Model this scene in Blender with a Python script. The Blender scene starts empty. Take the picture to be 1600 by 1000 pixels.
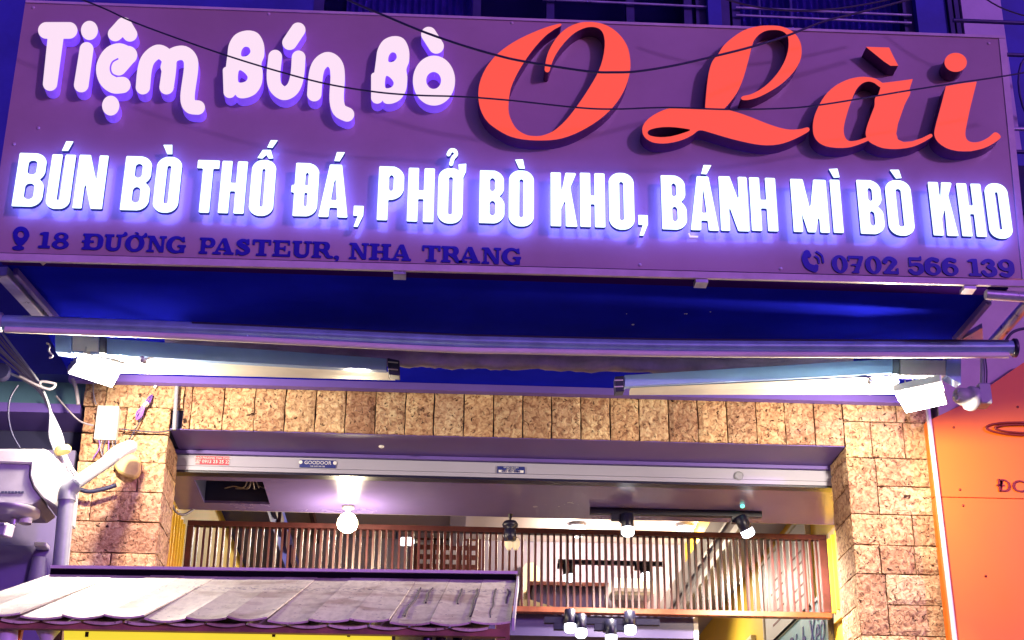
import bpy, bmesh, math, random
import numpy as np
from mathutils import Vector, Matrix
random.seed(7)
S = bpy.context.scene
COL = S.collection

# ------------------------------------------------------------------ camera
F = 2400.0
EYE = Vector((0, 0, 1.6))
_p, _y, _r = math.radians(23.53), math.radians(2.8925), math.radians(0.5365)
FW = Vector((math.sin(_y) * math.cos(_p), math.cos(_y) * math.cos(_p), math.sin(_p)))
_rt = Vector((math.cos(_y), -math.sin(_y), 0))
_up = _rt.cross(FW)
RT = _rt * math.cos(_r) + _up * math.sin(_r)
UP = -_rt * math.sin(_r) + _up * math.cos(_r)
cam = bpy.data.cameras.new('camera')
cam.sensor_width = 36
cam.lens = 36 * F / 1600
cam.clip_start = 0.05
cam.clip_end = 800
co = bpy.data.objects.new('camera', cam)
COL.objects.link(co)
co.matrix_world = Matrix(((RT.x, UP.x, -FW.x, EYE.x), (RT.y, UP.y, -FW.y, EYE.y), (RT.z, UP.z, -FW.z, EYE.z), (0, 0, 0, 1)))
S.camera = co

# ------------------------------------------------------------------ dusk sky, one low street-side key light, exposure
SUN_EL, SUN_AZ = math.radians(9), math.radians(36)      # from the right of the camera, behind it
W = bpy.data.worlds.new('World')
S.world = W
W.use_nodes = True
nt = W.node_tree
bg = nt.nodes['Background']
sky = nt.nodes.new('ShaderNodeTexSky')
sky.sky_type = 'NISHITA'
sky.sun_disc = False
sky.sun_elevation = SUN_EL
sky.sun_rotation = math.pi - SUN_AZ
tint = nt.nodes.new('ShaderNodeMix')
tint.data_type = 'RGBA'
tint.blend_type = 'MULTIPLY'
tint.inputs[0].default_value = 1
tint.inputs[7].default_value = (0.33, 0.14, 1.0, 1)       # cold violet white balance of a night picture
nt.links.new(sky.outputs[0], tint.inputs[6])
nt.links.new(tint.outputs[2], bg.inputs[0])
bg.inputs[1].default_value = 0.13
sl = bpy.data.lights.new('sun', 'SUN')
sl.energy = 1.6
sl.angle = math.radians(3)
sl.color = (0.50, 0.20, 1.0)
so = bpy.data.objects.new('sun', sl)
COL.objects.link(so)
ldir = Vector((-math.sin(SUN_AZ) * math.cos(SUN_EL), math.cos(SUN_AZ) * math.cos(SUN_EL), -math.sin(SUN_EL)))
so.rotation_euler = ldir.to_track_quat('-Z', 'Y').to_euler()
so.location = (6, -6, 6)
S.view_settings.view_transform = 'Standard'
S.view_settings.look = 'None'
S.view_settings.exposure = 0
S.view_settings.gamma = 1
S.view_settings.use_curve_mapping = False
S.render.engine = 'CYCLES'
S.cycles.use_denoising = True
S.cycles.max_bounces = 6
S.cycles.sample_clamp_indirect = 6

# ------------------------------------------------------------------ geometry helpers
def ray(px, py):
    return FW * F + RT * (px - 800) - UP * (py - 500)
def at(px, py, Y):
    d = ray(px, py)
    return EYE + d * (Y / d.y)
def atz(px, py, z):
    d = ray(px, py)
    return EYE + d * ((z - EYE.z) / d.z)
def atx(px, py, x):
    d = ray(px, py)
    return EYE + d * (x / d.x)

def empty(name, loc, label, cat, group=None):
    o = bpy.data.objects.new(name, None)
    o.empty_display_size = 0.05
    COL.objects.link(o)
    o.location = loc
    tag(o, label, cat, group)
    return o
def tag(o, label=None, cat=None, group=None, kind=None):
    if label: o['label'] = label
    if cat: o['category'] = cat
    if group: o['group'] = group
    if kind: o['kind'] = kind
    return o
def wloc(o):
    v = Vector((0, 0, 0))
    while o is not None:
        v = v + Vector(o.location)
        o = o.parent
    return v
def link_mesh(name, me, parent=None, org=None):
    """mesh is in world coordinates; its origin moves to org"""
    o = bpy.data.objects.new(name, me)
    if org is None:
        n = len(me.vertices)
        a = np.empty(n * 3)
        me.vertices.foreach_get('co', a)
        a = a.reshape(-1, 3)
        org = Vector((a.min(0) + a.max(0)) / 2)
    me.transform(Matrix.Translation(-org))
    COL.objects.link(o)
    if parent is not None:
        o.parent = parent
        o.location = org - wloc(parent)
    else:
        o.location = org
    return o

class MB:
    def __init__(s):
        s.v = []; s.f = []; s.m = []; s.sm = []
    def add(s, vs, fs, m=0, smooth=False):
        n = len(s.v)
        s.v += [tuple(v) for v in vs]
        for f in fs:
            s.f.append([i + n for i in f]); s.m.append(m); s.sm.append(smooth)
    def box(s, a, b, m=0):
        x0, y0, z0 = [min(a[i], b[i]) for i in range(3)]
        x1, y1, z1 = [max(a[i], b[i]) for i in range(3)]
        s.add([(x0,y0,z0),(x1,y0,z0),(x1,y1,z0),(x0,y1,z0),(x0,y0,z1),(x1,y0,z1),(x1,y1,z1),(x0,y1,z1)],
              [(0,3,2,1),(4,5,6,7),(0,1,5,4),(1,2,6,5),(2,3,7,6),(3,0,4,7)], m)
    def prism(s, poly, off, m=0):
        """poly: 3-D points, extruded by vector off"""
        n = len(poly); off = Vector(off)
        vs = [Vector(p) for p in poly] + [Vector(p) + off for p in poly]
        s.add(vs, [tuple(range(n)), tuple(range(2 * n - 1, n - 1, -1))] + [(i, n + i, n + (i + 1) % n, (i + 1) % n) for i in range(n)], m)
    def bar(s, a, b, w, h, m=0, up=(0, 0, 1)):
        a = Vector(a); b = Vector(b); d = (b - a).normalized()
        u = Vector(up); r = d.cross(u).normalized(); u = r.cross(d).normalized()
        q = [a + r * (w/2) * i + u * (h/2) * j for i, j in ((-1,-1),(1,-1),(1,1),(-1,1))]
        s.prism(q, b - a, m)
    def tube(s, pts, r, n=10, m=0, cap=True):
        pts = [Vector(p) for p in pts]
        rr = r if isinstance(r, (list, tuple)) else [r] * len(pts)
        vs = []; prev = None
        for i, p in enumerate(pts):
            d = (pts[min(i+1, len(pts)-1)] - pts[max(i-1, 0)]).normalized()
            if prev is None:
                u = Vector((0, 0, 1)) if abs(d.z) < .9 else Vector((1, 0, 0))
                u = (u - d * u.dot(d)).normalized()
            else:
                u = (prev - d * prev.dot(d)).normalized()
            prev = u; w = d.cross(u)
            for k in range(n):
                a = 2 * math.pi * k / n
                vs.append(p + (u * math.cos(a) + w * math.sin(a)) * rr[i])
        fs = []
        for i in range(len(pts) - 1):
            for k in range(n):
                fs.append((i*n+k, i*n+(k+1) % n, (i+1)*n+(k+1) % n, (i+1)*n+k))
        s.add(vs, fs, m, True)
        if cap:
            s.add(vs[:n], [tuple(range(n-1, -1, -1))], m); s.add(vs[-n:], [tuple(range(n))], m)
    def lathe(s, c, prof, axis=(0, 0, 1), n=20, m=0, cap=True):
        """prof: (radius, height along axis)"""
        c = Vector(c); ax = Vector(axis).normalized()
        s.tube([c + ax * h for _, h in prof], [max(r, 1e-4) for r, _ in prof], n, m, cap)
    def build(s, name, mats, parent=None, bevel=0):
        me = bpy.data.meshes.new(name)
        me.from_pydata(s.v, [], s.f)
        if not isinstance(mats, (list, tuple)): mats = [mats]
        for mt in mats: me.materials.append(mt)
        me.polygons.foreach_set('material_index', s.m)
        me.polygons.foreach_set('use_smooth', s.sm)
        bm = bmesh.new(); bm.from_mesh(me)
        if bevel:
            bmesh.ops.remove_doubles(bm, verts=bm.verts, dist=1e-5)
            bmesh.ops.bevel(bm, geom=bm.edges[:], offset=bevel, segments=1, affect='EDGES', clamp_overlap=True)
        bmesh.ops.recalc_face_normals(bm, faces=bm.faces[:])
        bm.to_mesh(me); bm.free()
        me.update()
        return link_mesh(name, me, parent)
def boxo(name, a, b, mat, parent=None, bevel=0):
    mb = MB(); mb.box(a, b); return mb.build(name, mat, parent, bevel)
def structure(o):
    o['kind'] = 'structure'; return o

def smooth(pts, n=6, closed=False):
    """Catmull-Rom through points of any dimension"""
    P = [np.array(p, float) for p in pts]; out = []
    N = len(P)
    for i in range(N if closed else N - 1):
        if closed: a, b, c, d = P[i-1], P[i], P[(i+1) % N], P[(i+2) % N]
        else: a, b, c, d = P[max(i-1, 0)], P[i], P[i+1], P[min(i+2, N-1)]
        for k in range(n):
            t = k / n
            out.append(.5 * (2*b + (c-a)*t + (2*a-5*b+4*c-d)*t*t + (3*b-a-3*c+d)*t**3))
    if not closed: out.append(P[-1])
    return out

# ------------------------------------------------------------------ materials
def mat(name, col, rough=.5, metal=0, em=None, es=0, var=0, vscale=8, bump=0, bscale=40, col2=None, coat=0, spec=None, trans=0):
    m = bpy.data.materials.new(name); m.use_nodes = True
    t = m.node_tree; b = t.nodes['Principled BSDF']
    b.inputs['Base Color'].default_value = (*col, 1)
    b.inputs['Roughness'].default_value = rough
    b.inputs['Metallic'].default_value = metal
    if coat: b.inputs['Coat Weight'].default_value = coat; b.inputs['Coat Roughness'].default_value = .08
    if spec is not None: b.inputs['Specular IOR Level'].default_value = spec
    if trans: b.inputs['Transmission Weight'].default_value = trans
    if em:
        b.inputs['Emission Color'].default_value = (*em, 1)
        b.inputs['Emission Strength'].default_value = es
    tc = t.nodes.new('ShaderNodeTexCoord')
    gm = t.nodes.new('ShaderNodeNewGeometry')
    if var or col2:
        n = t.nodes.new('ShaderNodeTexNoise'); n.inputs['Scale'].default_value = vscale; n.inputs['Detail'].default_value = 6
        n.inputs['Roughness'].default_value = .62
        t.links.new(gm.outputs['Position'], n.inputs['Vector'])
        r = t.nodes.new('ShaderNodeValToRGB')
        c2 = col2 if col2 else tuple(c * (1 - var) for c in col)
        r.color_ramp.elements[0].position = .38; r.color_ramp.elements[0].color = (*c2, 1)
        r.color_ramp.elements[1].position = .62; r.color_ramp.elements[1].color = (*col, 1)
        t.links.new(n.outputs[0], r.inputs[0]); t.links.new(r.outputs[0], b.inputs['Base Color'])
        ad = t.nodes.new('ShaderNodeMath'); ad.operation = 'MULTIPLY_ADD'; ad.inputs[1].default_value = .25; ad.inputs[2].default_value = rough - .12
        t.links.new(n.outputs[0], ad.inputs[0]); t.links.new(ad.outputs[0], b.inputs['Roughness'])
    if bump:
        n2 = t.nodes.new('ShaderNodeTexNoise'); n2.inputs['Scale'].default_value = bscale; n2.inputs['Detail'].default_value = 5
        t.links.new(gm.outputs['Position'], n2.inputs['Vector'])
        bp = t.nodes.new('ShaderNodeBump'); bp.inputs['Strength'].default_value = bump; bp.inputs['Distance'].default_value = .01
        t.links.new(n2.outputs[0], bp.inputs['Height']); t.links.new(bp.outputs[0], b.inputs['Normal'])
    return m
def glow(name, col, st):
    return mat(name, (.02, .02, .02), .6, em=col, es=st)

def stone_mat():
    m = bpy.data.materials.new('laterite'); m.use_nodes = True
    t = m.node_tree; b = t.nodes['Principled BSDF']; b.inputs['Roughness'].default_value = .9
    L = t.links.new
    g = t.nodes.new('ShaderNodeNewGeometry'); oi = t.nodes.new('ShaderNodeObjectInfo')
    off = t.nodes.new('ShaderNodeVectorMath'); off.operation = 'ADD'
    mul = t.nodes.new('ShaderNodeVectorMath'); mul.operation = 'SCALE'
    cmb = t.nodes.new('ShaderNodeCombineXYZ')
    for i in range(3): L(oi.outputs['Random'], cmb.inputs[i])
    L(cmb.outputs[0], mul.inputs[0]); mul.inputs['Scale'].default_value = 13
    L(g.outputs['Position'], off.inputs[0]); L(mul.outputs[0], off.inputs[1])
    def noise(sc, det, dist=0):
        n = t.nodes.new('ShaderNodeTexNoise'); n.inputs['Scale'].default_value = sc; n.inputs['Detail'].default_value = det
        n.inputs['Distortion'].default_value = dist
        L(off.outputs[0], n.inputs['Vector']); return n.outputs[0]
    def ramp(src, stops):
        r = t.nodes.new('ShaderNodeValToRGB'); e = r.color_ramp.elements
        while len(e) < len(stops): e.new(.5)
        for k, (p, c) in enumerate(stops): e[k].position = p; e[k].color = (*c, 1)
        L(src, r.inputs[0]); return r.outputs[0]
    a = noise(48, 7, .9)
    base = ramp(a, [(.33, (.28, .15, .09)), (.42, (.54, .34, .20)), (.52, (.70, .49, .30)), (.66, (.87, .71, .45))])
    big = ramp(noise(4, 2), [(.35, (.72, .62, .62)), (.65, (1, 1, 1))])
    tone = ramp(oi.outputs['Random'], [(0, (.66, .54, .52)), (.35, (.86, .80, .76)), (.7, (1, .90, .80)), (1, (1, 1, 1))])
    def mult(x, y, f=1):
        q = t.nodes.new('ShaderNodeMix'); q.data_type = 'RGBA'; q.blend_type = 'MULTIPLY'; q.inputs[0].default_value = f
        L(x, q.inputs[6]); L(y, q.inputs[7]); return q.outputs[2]
    c = mult(mult(base, big), tone)
    pit = ramp(noise(62, 3, 1.0), [(.30, (.14, .07, .07)), (.36, (1, 1, 1))])
    pit2 = ramp(noise(24, 3, 2.2), [(.275, (.07, .03, .04)), (.345, (1, 1, 1))])
    c = mult(mult(c, pit), pit2)
    L(c, b.inputs['Base Color'])
    h = t.nodes.new('ShaderNodeMath'); h.operation = 'ADD'
    h2 = t.nodes.new('ShaderNodeMath'); h2.operation = 'ADD'
    L(pit, h.inputs[0]); L(pit2, h.inputs[1]); L(h.outputs[0], h2.inputs[0]); L(a, h2.inputs[1])
    bp = t.nodes.new('ShaderNodeBump'); bp.inputs['Strength'].default_value = .9; bp.inputs['Distance'].default_value = .014
    L(h2.outputs[0], bp.inputs['Height']); L(bp.outputs[0], b.inputs['Normal'])
    return m

def board_mat():
    m = mat('cart_roof_board', (.84, .78, .60), .6, bump=.25, bscale=30)
    t = m.node_tree; b = t.nodes['Principled BSDF']; L = t.links.new
    g = t.nodes.new('ShaderNodeNewGeometry'); oi = t.nodes.new('ShaderNodeObjectInfo')
    mp = t.nodes.new('ShaderNodeMapping'); mp.inputs['Scale'].default_value = (1, .22, .22)
    L(g.outputs['Position'], mp.inputs[0])
    def ramp(src, stops):
        r = t.nodes.new('ShaderNodeValToRGB'); e = r.color_ramp.elements
        while len(e) < len(stops): e.new(.5)
        for k, (p, c) in enumerate(stops): e[k].position = p; e[k].color = (*c, 1)
        L(src, r.inputs[0]); return r.outputs[0]
    def noise(sc, det, dist, vec):
        n = t.nodes.new('ShaderNodeTexNoise'); n.inputs['Scale'].default_value = sc; n.inputs['Detail'].default_value = det; n.inputs['Distortion'].default_value = dist
        L(vec, n.inputs['Vector']); return n.outputs[0]
    def mult(x, y, f=1):
        q = t.nodes.new('ShaderNodeMix'); q.data_type = 'RGBA'; q.blend_type = 'MULTIPLY'; q.inputs[0].default_value = f
        L(x, q.inputs[6]); L(y, q.inputs[7]); return q.outputs[2]
    base = ramp(noise(60, 5, 0, mp.outputs[0]), [(.35, (.72, .68, .44)), (.6, (.88, .84, .56))])
    tone = ramp(oi.outputs['Random'], [(0, (.80, .78, .78)), (1, (1, 1, 1))])
    dirt = ramp(noise(7, 6, .5, g.outputs['Position']), [(.36, (.62, .52, .50)), (.50, (1, 1, 1))])
    speck = ramp(noise(55, 4, 1.2, g.outputs['Position']), [(.30, (.18, .12, .16)), (.36, (1, 1, 1))])
    # weathered band where the ridge strip drips: flakes only on a strip across the boards
    sep = t.nodes.new('ShaderNodeSeparateXYZ'); L(g.outputs['Position'], sep.inputs[0])
    band = t.nodes.new('ShaderNodeMapRange'); band.inputs[1].default_value = 4.10; band.inputs[2].default_value = 4.24; L(sep.outputs[1], band.inputs[0])
    tri = t.nodes.new('ShaderNodeMath'); tri.operation = 'PINGPONG'; tri.inputs[1].default_value = .5; L(band.outputs[0], tri.inputs[0])
    fl = ramp(noise(38, 5, 2.0, g.outputs['Position']), [(.42, (.22, .16, .24)), (.47, (1, 1, 1))])
    q = t.nodes.new('ShaderNodeMix'); q.data_type = 'RGBA'; q.blend_type = 'MULTIPLY'
    k2 = t.nodes.new('ShaderNodeMath'); k2.operation = 'MULTIPLY'; k2.inputs[1].default_value = 2; L(tri.outputs[0], k2.inputs[0]); L(k2.outputs[0], q.inputs[0])
    L(mult(mult(mult(base, tone), dirt), speck), q.inputs[6]); L(fl, q.inputs[7])
    L(q.outputs[2], b.inputs['Base Color'])
    return m
M = {}
M['stone'] = stone_mat()
M['panel'] = mat('sign_panel', (.45, .32, .34), .34, var=.10, vscale=1.3, bump=.03, bscale=3, coat=.8, col2=(.38, .27, .27))
M['trim'] = mat('sign_trim', (.62, .52, .55), .4, var=.15, vscale=10)
M['pink_face'] = glow('pink_letter_face', (1, .77, .93), .98)
M['pink_side'] = mat('violet_letter_side', (.45, .35, .8), .4, em=(.16, .05, .75), es=.8)
M['red_face'] = glow('red_letter_face', (1.0, .092, .040), 1.0)
M['red_side'] = mat('dark_letter_side', (.12, .02, .12), .5)
M['white_face'] = glow('white_letter_face', (.72, .90, 1.0), 1.9)
M['blue_side'] = glow('blue_letter_side', (.02, .05, .6), .35)
M['blue_back'] = glow('blue_letter_back', (.13, .15, 1.0), 11)
M['navy_vinyl'] = mat('navy_vinyl', (.015, .008, .30), .4, var=.1)
M['under'] = mat('canopy_sheet', (.010, .014, .55), .95, var=.25, vscale=2, bump=.05, bscale=2, spec=0)
M['dark_violet'] = mat('dark_violet_paint', (.03, .006, .13), 1.0, spec=0)
M['steel'] = mat('steel_tube', (.60, .58, .72), .3, .5, var=.25, vscale=14)
M['roller'] = mat('roller_tube', (.38, .66, .80), .22, .5, var=.22, vscale=9)
M['arm'] = mat('glossy_arm', (.42, .62, 1.0), .10, .25, var=.1, vscale=6)
M['arm_white'] = mat('arm_lower_face', (.82, .78, .70), .35, 0, var=.12, vscale=6)
M['black_plastic'] = mat('black_plastic', (.015, .015, .05), .35)
M['canvas'] = mat('rolled_canvas', (.30, .24, .36), .7, var=.3, vscale=10, bump=.5, bscale=14)
M['flood'] = glow('flood_light_panel', (1, .97, .93), 20)
M['lamp_body'] = mat('lamp_body', (.5, .5, .52), .4, .5)
M['white_plastic'] = mat('white_plastic', (.78, .77, .76), .4, var=.10, vscale=12)
M['housing_white'] = mat('housing_white', (.62, .60, .60), .45, var=.12, vscale=8)
M['housing_shaded'] = mat('housing_shaded_face', (.34, .32, .40), .6, var=.18, vscale=8)  # shaded face of the white housing, shade put into the colour
M['cam_plastic'] = mat('grey_white_plastic', (.36, .36, .38), .4, var=.1)
M['grey_pvc'] = mat('grey_pvc', (.30, .31, .37), .35, var=.15, vscale=15)
M['wall_navy'] = mat('navy_wall', (.035, .045, .38), .6, var=.3, vscale=3, bump=.1)
M['wall_lilac'] = mat('lilac_render', (.55, .47, .6), .75, var=.12, vscale=4, bump=.15, bscale=30)
M['wall_teal'] = mat('teal_panel', (.10, .22, .30), .5, var=.2, vscale=4)
M['dark'] = mat('dark_recess', (.02, .02, .08), .7)
M['glass'] = mat('window_glass', (.03, .03, .12), .05, 0, spec=.8)
M['curtain'] = mat('lace_curtain', (.22, .17, .55), .85, var=.3, vscale=9)
M['wood_frame'] = mat('window_wood', (.05, .04, .16), .4, var=.3, vscale=6)
M['orange'] = mat('orange_board', (.88, .175, .006), .45, var=.05, vscale=2)
M['brown_text'] = mat('brown_lettering', (.22, .02, .01), .5)
M['soffit'] = mat('soffit_paint', (.15, .09, .42), .5, var=.10, vscale=3)
M['shutter'] = mat('shutter_housing', (.42, .41, .55), .4, var=.06, vscale=2)
M['ceiling'] = mat('gloss_ceiling', (.19, .14, .42), .24, var=.10, vscale=2)
M['ceiling2'] = mat('room_ceiling', (.48, .43, .48), .6, var=.06, vscale=2)
M['ceiling3'] = mat('low_ceiling', (.06, .045, .14), .35, var=.1, vscale=2)
M['yellow'] = mat('yellow_wall', (.85, .56, .04), .55, var=.06, vscale=3)
M['backwall'] = mat('room_back_wall', (.30, .27, .42), .6, var=.08, vscale=3)
M['wood'] = mat('screen_wood', (.10, .024, .026), .42, var=.35, vscale=20)
M['wood_light'] = mat('screen_rail_wood', (.26, .075, .035), .35, var=.35, vscale=14)
M['tan'] = mat('tan_panel', (.50, .33, .12), .5, var=.15, vscale=6)
M['cable'] = mat('black_cable', (.02, .02, .06), .5)
M['cable_w'] = mat('pale_cable', (.26, .23, .28), .45, var=.2, vscale=20)
M['tile'] = board_mat()
M['matt_black'] = mat('matt_black', (.004, .003, .005), .9, spec=.1)
M['ridge_metal'] = mat('ridge_metal', (.86, .84, .66), .35, .2)
M['stain'] = mat('dark_stain', (.05, .02, .05), .8)
M['fascia'] = mat('fascia_wood', (.40, .17, .10), .6, var=.5, vscale=14)
M['yellow_board_glow'] = mat('yellow_board_glow', (.85, .66, .03), .5, em=(1, .82, .06), es=.8)  # glow added to the board colour, standing in for a lamp inside
M['red_sticker'] = mat('red_sticker', (.55, .03, .07), .5)
M['blue_sticker'] = mat('blue_sticker', (.02, .03, .22), .5)
M['white_print'] = mat('white_print', (.8, .8, .85), .5)
M['bulb'] = glow('bulb_glow', (1, .86, .55), 30)
M['spot_face'] = glow('spot_lamp_face', (.92, .93, 1), 6)
M['spot_body'] = mat('spot_body', (.006, .006, .03), .4)
M['cream'] = mat('cream_shade', (.75, .66, .48), .5)
M['cream_lit'] = mat('cream_lit_shade', (.75, .66, .48), .5, em=(1, .8, .5), es=.35)
M['poster_white'] = mat('menu_board', (.80, .78, .74), .45, var=.05)
M['poster_blue'] = mat('blue_poster', (.25, .62, .80), .45, col2=(.42, .74, .84), vscale=4)
M['grey_frame'] = mat('grey_frame', (.20, .18, .22), .4)
M['asphalt'] = mat('asphalt', (.05, .05, .055), .9, var=.2, vscale=6, bump=.3)
M['pave'] = mat('pavement', (.22, .21, .21), .85, var=.2, vscale=5, bump=.2)
M['green_led'] = glow('green_led', (.15, 1, .75), 2.5)
M['bag'] = mat('yellow_bag', (.70, .50, .18), .6, var=.2, vscale=20)
M['purple_wire'] = mat('violet_wire', (.22, .10, .45), .5)

# ------------------------------------------------------------------ lettering: strokes and outlines -> contours -> solid letters
def sd_seg(X, Y, a, b, ra, rb=None):
    rb = ra if rb is None else rb
    ax, ay = a; bx, by = b; dx, dy = bx-ax, by-ay
    L2 = dx*dx + dy*dy + 1e-12
    t = np.clip(((X-ax)*dx + (Y-ay)*dy) / L2, 0, 1)
    return np.hypot(X-ax-t*dx, Y-ay-t*dy) - (ra + (rb-ra)*t)
def sd_butt(X, Y, a, b, w):
    dx, dy = b[0]-a[0], b[1]-a[1]; L = math.hypot(dx, dy); dx /= L; dy /= L
    cx, cy = (a[0]+b[0])/2, (a[1]+b[1])/2
    u = np.abs((X-cx)*dx + (Y-cy)*dy) - L/2; v = np.abs(-(X-cx)*dy + (Y-cy)*dx) - w
    return np.maximum(u, v)
def sd_poly(X, Y, P):
    d = np.full(X.shape, 1e9); ins = np.zeros(X.shape, bool)
    n = len(P)
    for i in range(n):
        ax, ay = P[i]; bx, by = P[(i+1) % n]
        d = np.minimum(d, sd_seg(X, Y, (ax, ay), (bx, by), 0))
        if ay != by:
            c = ((ay > Y) != (by > Y)) & (X < (bx-ax)*(Y-ay)/(by-ay)+ax)
            ins ^= c
    return np.where(ins, -d, d)
def sd_ell(X, Y, c, rx, ry):
    k = np.hypot((X-c[0])/rx, (Y-c[1])/ry)
    return (k-1) * min(rx, ry)
def evalshape(X, Y, ops):
    f = np.full(X.shape, 1e9)
    for o in ops:
        neg = o[0].startswith('-'); k = o[0].lstrip('-')
        if k == 'S':                       # round stroke: points, radius
            P = o[1]; r = o[2]; g = np.full(X.shape, 1e9)
            P = smooth(P, 5) if len(P) > 2 and not (len(o) > 3 and o[3]) else [np.array(p, float) for p in P]
            rr = np.interp(np.linspace(0, 1, len(P)), np.linspace(0, 1, len(r)), r) if isinstance(r, (list, tuple)) else [r]*len(P)
            for i in range(len(P)-1): g = np.minimum(g, sd_seg(X, Y, P[i], P[i+1], rr[i], rr[i+1]))
        elif k == 'B': g = sd_butt(X, Y, o[1], o[2], o[3])
        elif k == 'P': g = sd_poly(X, Y, o[1])
        elif k == 'C': g = sd_poly(X, Y, [tuple(p) for p in smooth(o[1], 5, True)])
        elif k == 'E': g = sd_ell(X, Y, o[1], o[2], o[3])
        elif k == 'R':                     # rect x0,y0,x1,y1, corner
            x0, y0, x1, y1, c = o[1]
            qx = np.abs(X-(x0+x1)/2) - (x1-x0)/2 + c; qy = np.abs(Y-(y0+y1)/2) - (y1-y0)/2 + c
            g = np.hypot(np.maximum(qx, 0), np.maximum(qy, 0)) + np.minimum(np.maximum(qx, qy), 0) - c
        f = np.maximum(f, -g) if neg else np.minimum(f, g)
    return f
def contours(ops, box, step):
    x0, y0, x1, y1 = box
    xs = np.arange(x0 - 2*step, x1 + 2*step, step); ys = np.arange(y0 - 2*step, y1 + 2*step, step)
    X, Y = np.meshgrid(xs, ys); f = evalshape(X, Y, ops)
    f[0, :] = f[-1, :] = 1; f[:, 0] = f[:, -1] = 1
    f[f == 0] = 1e-9
    ins = f < 0
    act = ~((ins[:-1, :-1] == ins[1:, :-1]) & (ins[:-1, :-1] == ins[:-1, 1:]) & (ins[:-1, :-1] == ins[1:, 1:]))
    nxt = {}
    pos = {}
    def ep(j, i, hor):
        key = (j, i, hor)
        if key not in pos:
            if hor: t = f[j, i] / (f[j, i] - f[j, i+1]); pos[key] = (xs[i] + t*step, ys[j])
            else: t = f[j, i] / (f[j, i] - f[j+1, i]); pos[key] = (xs[i], ys[j] + t*step)
        return key
    for j, i in zip(*np.nonzero(act)):
        a, b, c, d = ins[j, i], ins[j, i+1], ins[j+1, i+1], ins[j+1, i]
        e = []
        if a != b: e.append((0, ep(j, i, 1)))
        if b != c: e.append((1, ep(j, i+1, 0)))
        if c != d: e.append((2, ep(j+1, i, 1)))
        if d != a: e.append((3, ep(j, i, 0)))
        if len(e) == 2: pr = [(e[0][1], e[1][1])]
        else:
            k = {q: w for q, w in e}
            pr = [(k[0], k[1]), (k[2], k[3])] if not a else [(k[3], k[0]), (k[1], k[2])]
        for p, q in pr:
            nxt.setdefault(p, []).append(q); nxt.setdefault(q, []).append(p)
    loops = []; seen = set()
    for k0 in nxt:
        if k0 in seen: continue
        lp = [k0]; seen.add(k0); cur = k0
        while True:
            n = [q for q in nxt[cur] if q not in seen]
            if not n: break
            cur = n[0]; seen.add(cur); lp.append(cur)
        P = [pos[q] for q in lp]
        # thin out nearly straight runs
        out = []
        for i, p in enumerate(P):
            if not out: out.append(p); continue
            a = out[-1]; b = P[(i+1) % len(P)]
            ar = abs((p[0]-a[0])*(b[1]-a[1]) - (p[1]-a[1])*(b[0]-a[0]))
            L = math.hypot(b[0]-a[0], b[1]-a[1])
            if ar > .05*step*max(L, 1e-9) or L > 12*step: out.append(p)
        if len(out) > 3: loops.append(out)
    return loops
def solid_letter(name, loops, fmap, yf, depth, mats, parent):
    """loops in glyph space; fmap -> (X, Z) on the sign; front face at Y=yf, body runs back by depth"""
    cu = bpy.data.curves.new(name, 'CURVE'); cu.dimensions = '2D'; cu.fill_mode = 'BOTH'; cu.extrude = depth/2
    for lp in loops:
        sp = cu.splines.new('POLY'); sp.points.add(len(lp)-1)
        for q, p in enumerate(lp):
            x, z = fmap(*p); sp.points[q].co = (x, z, 0, 1)
        sp.use_cyclic_u = True
    tmp = bpy.data.objects.new('tmp', cu)
    me = bpy.data.meshes.new_from_object(tmp)
    bpy.data.objects.remove(tmp); bpy.data.curves.remove(cu)
    me.name = name
    # local (x, y, z) -> (x, -z, y): face towards -Y
    me.transform(Matrix(((1, 0, 0, 0), (0, 0, -1, yf + depth/2), (0, 1, 0, 0), (0, 0, 0, 1))))
    me.materials.clear()
    for m_ in mats: me.materials.append(m_)
    for p in me.polygons:
        p.material_index = 0 if p.normal.y < -.9 else (len(mats)-1 if p.normal.y > .9 else 1)
        p.use_smooth = False
    if not len(me.vertices): return None
    return link_mesh(name, me, parent)

# ------------------------------------------------------------------ main planes of the place
YS, YW, YB, YL = 5.10, 6.40, 6.70, 7.50            # sign face, shop front, shutter housing, slatted screen
ZU = 4.045                                         # underside of the canopy
ZSOF = at(800, 683.5, YW).z                        # underside of the stone lintel
ZC = at(800, 749, YB).z                            # gloss ceiling just inside
YC = atz(800, 808, ZC).y                           # its far edge
ZR, YBACK = 4.9, 12.0                              # room ceiling, room back wall

# ground, pavement, road
g = boxo('ground', (-60, -60, -.5), (60, 60, -.15), M['asphalt']); structure(g)
g = boxo('road', (-60, -14, -.146), (60, 1.5, -.10), M['asphalt']); structure(g)
g = boxo('pavement', (-30, 1.5, -.146), (30, YW + .3, 0), M['pave']); structure(g)
g = boxo('shop_floor', (-1.7, YW + .3, -.14), (2.25, 12.4, .02), M['pave']); structure(g)

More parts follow.
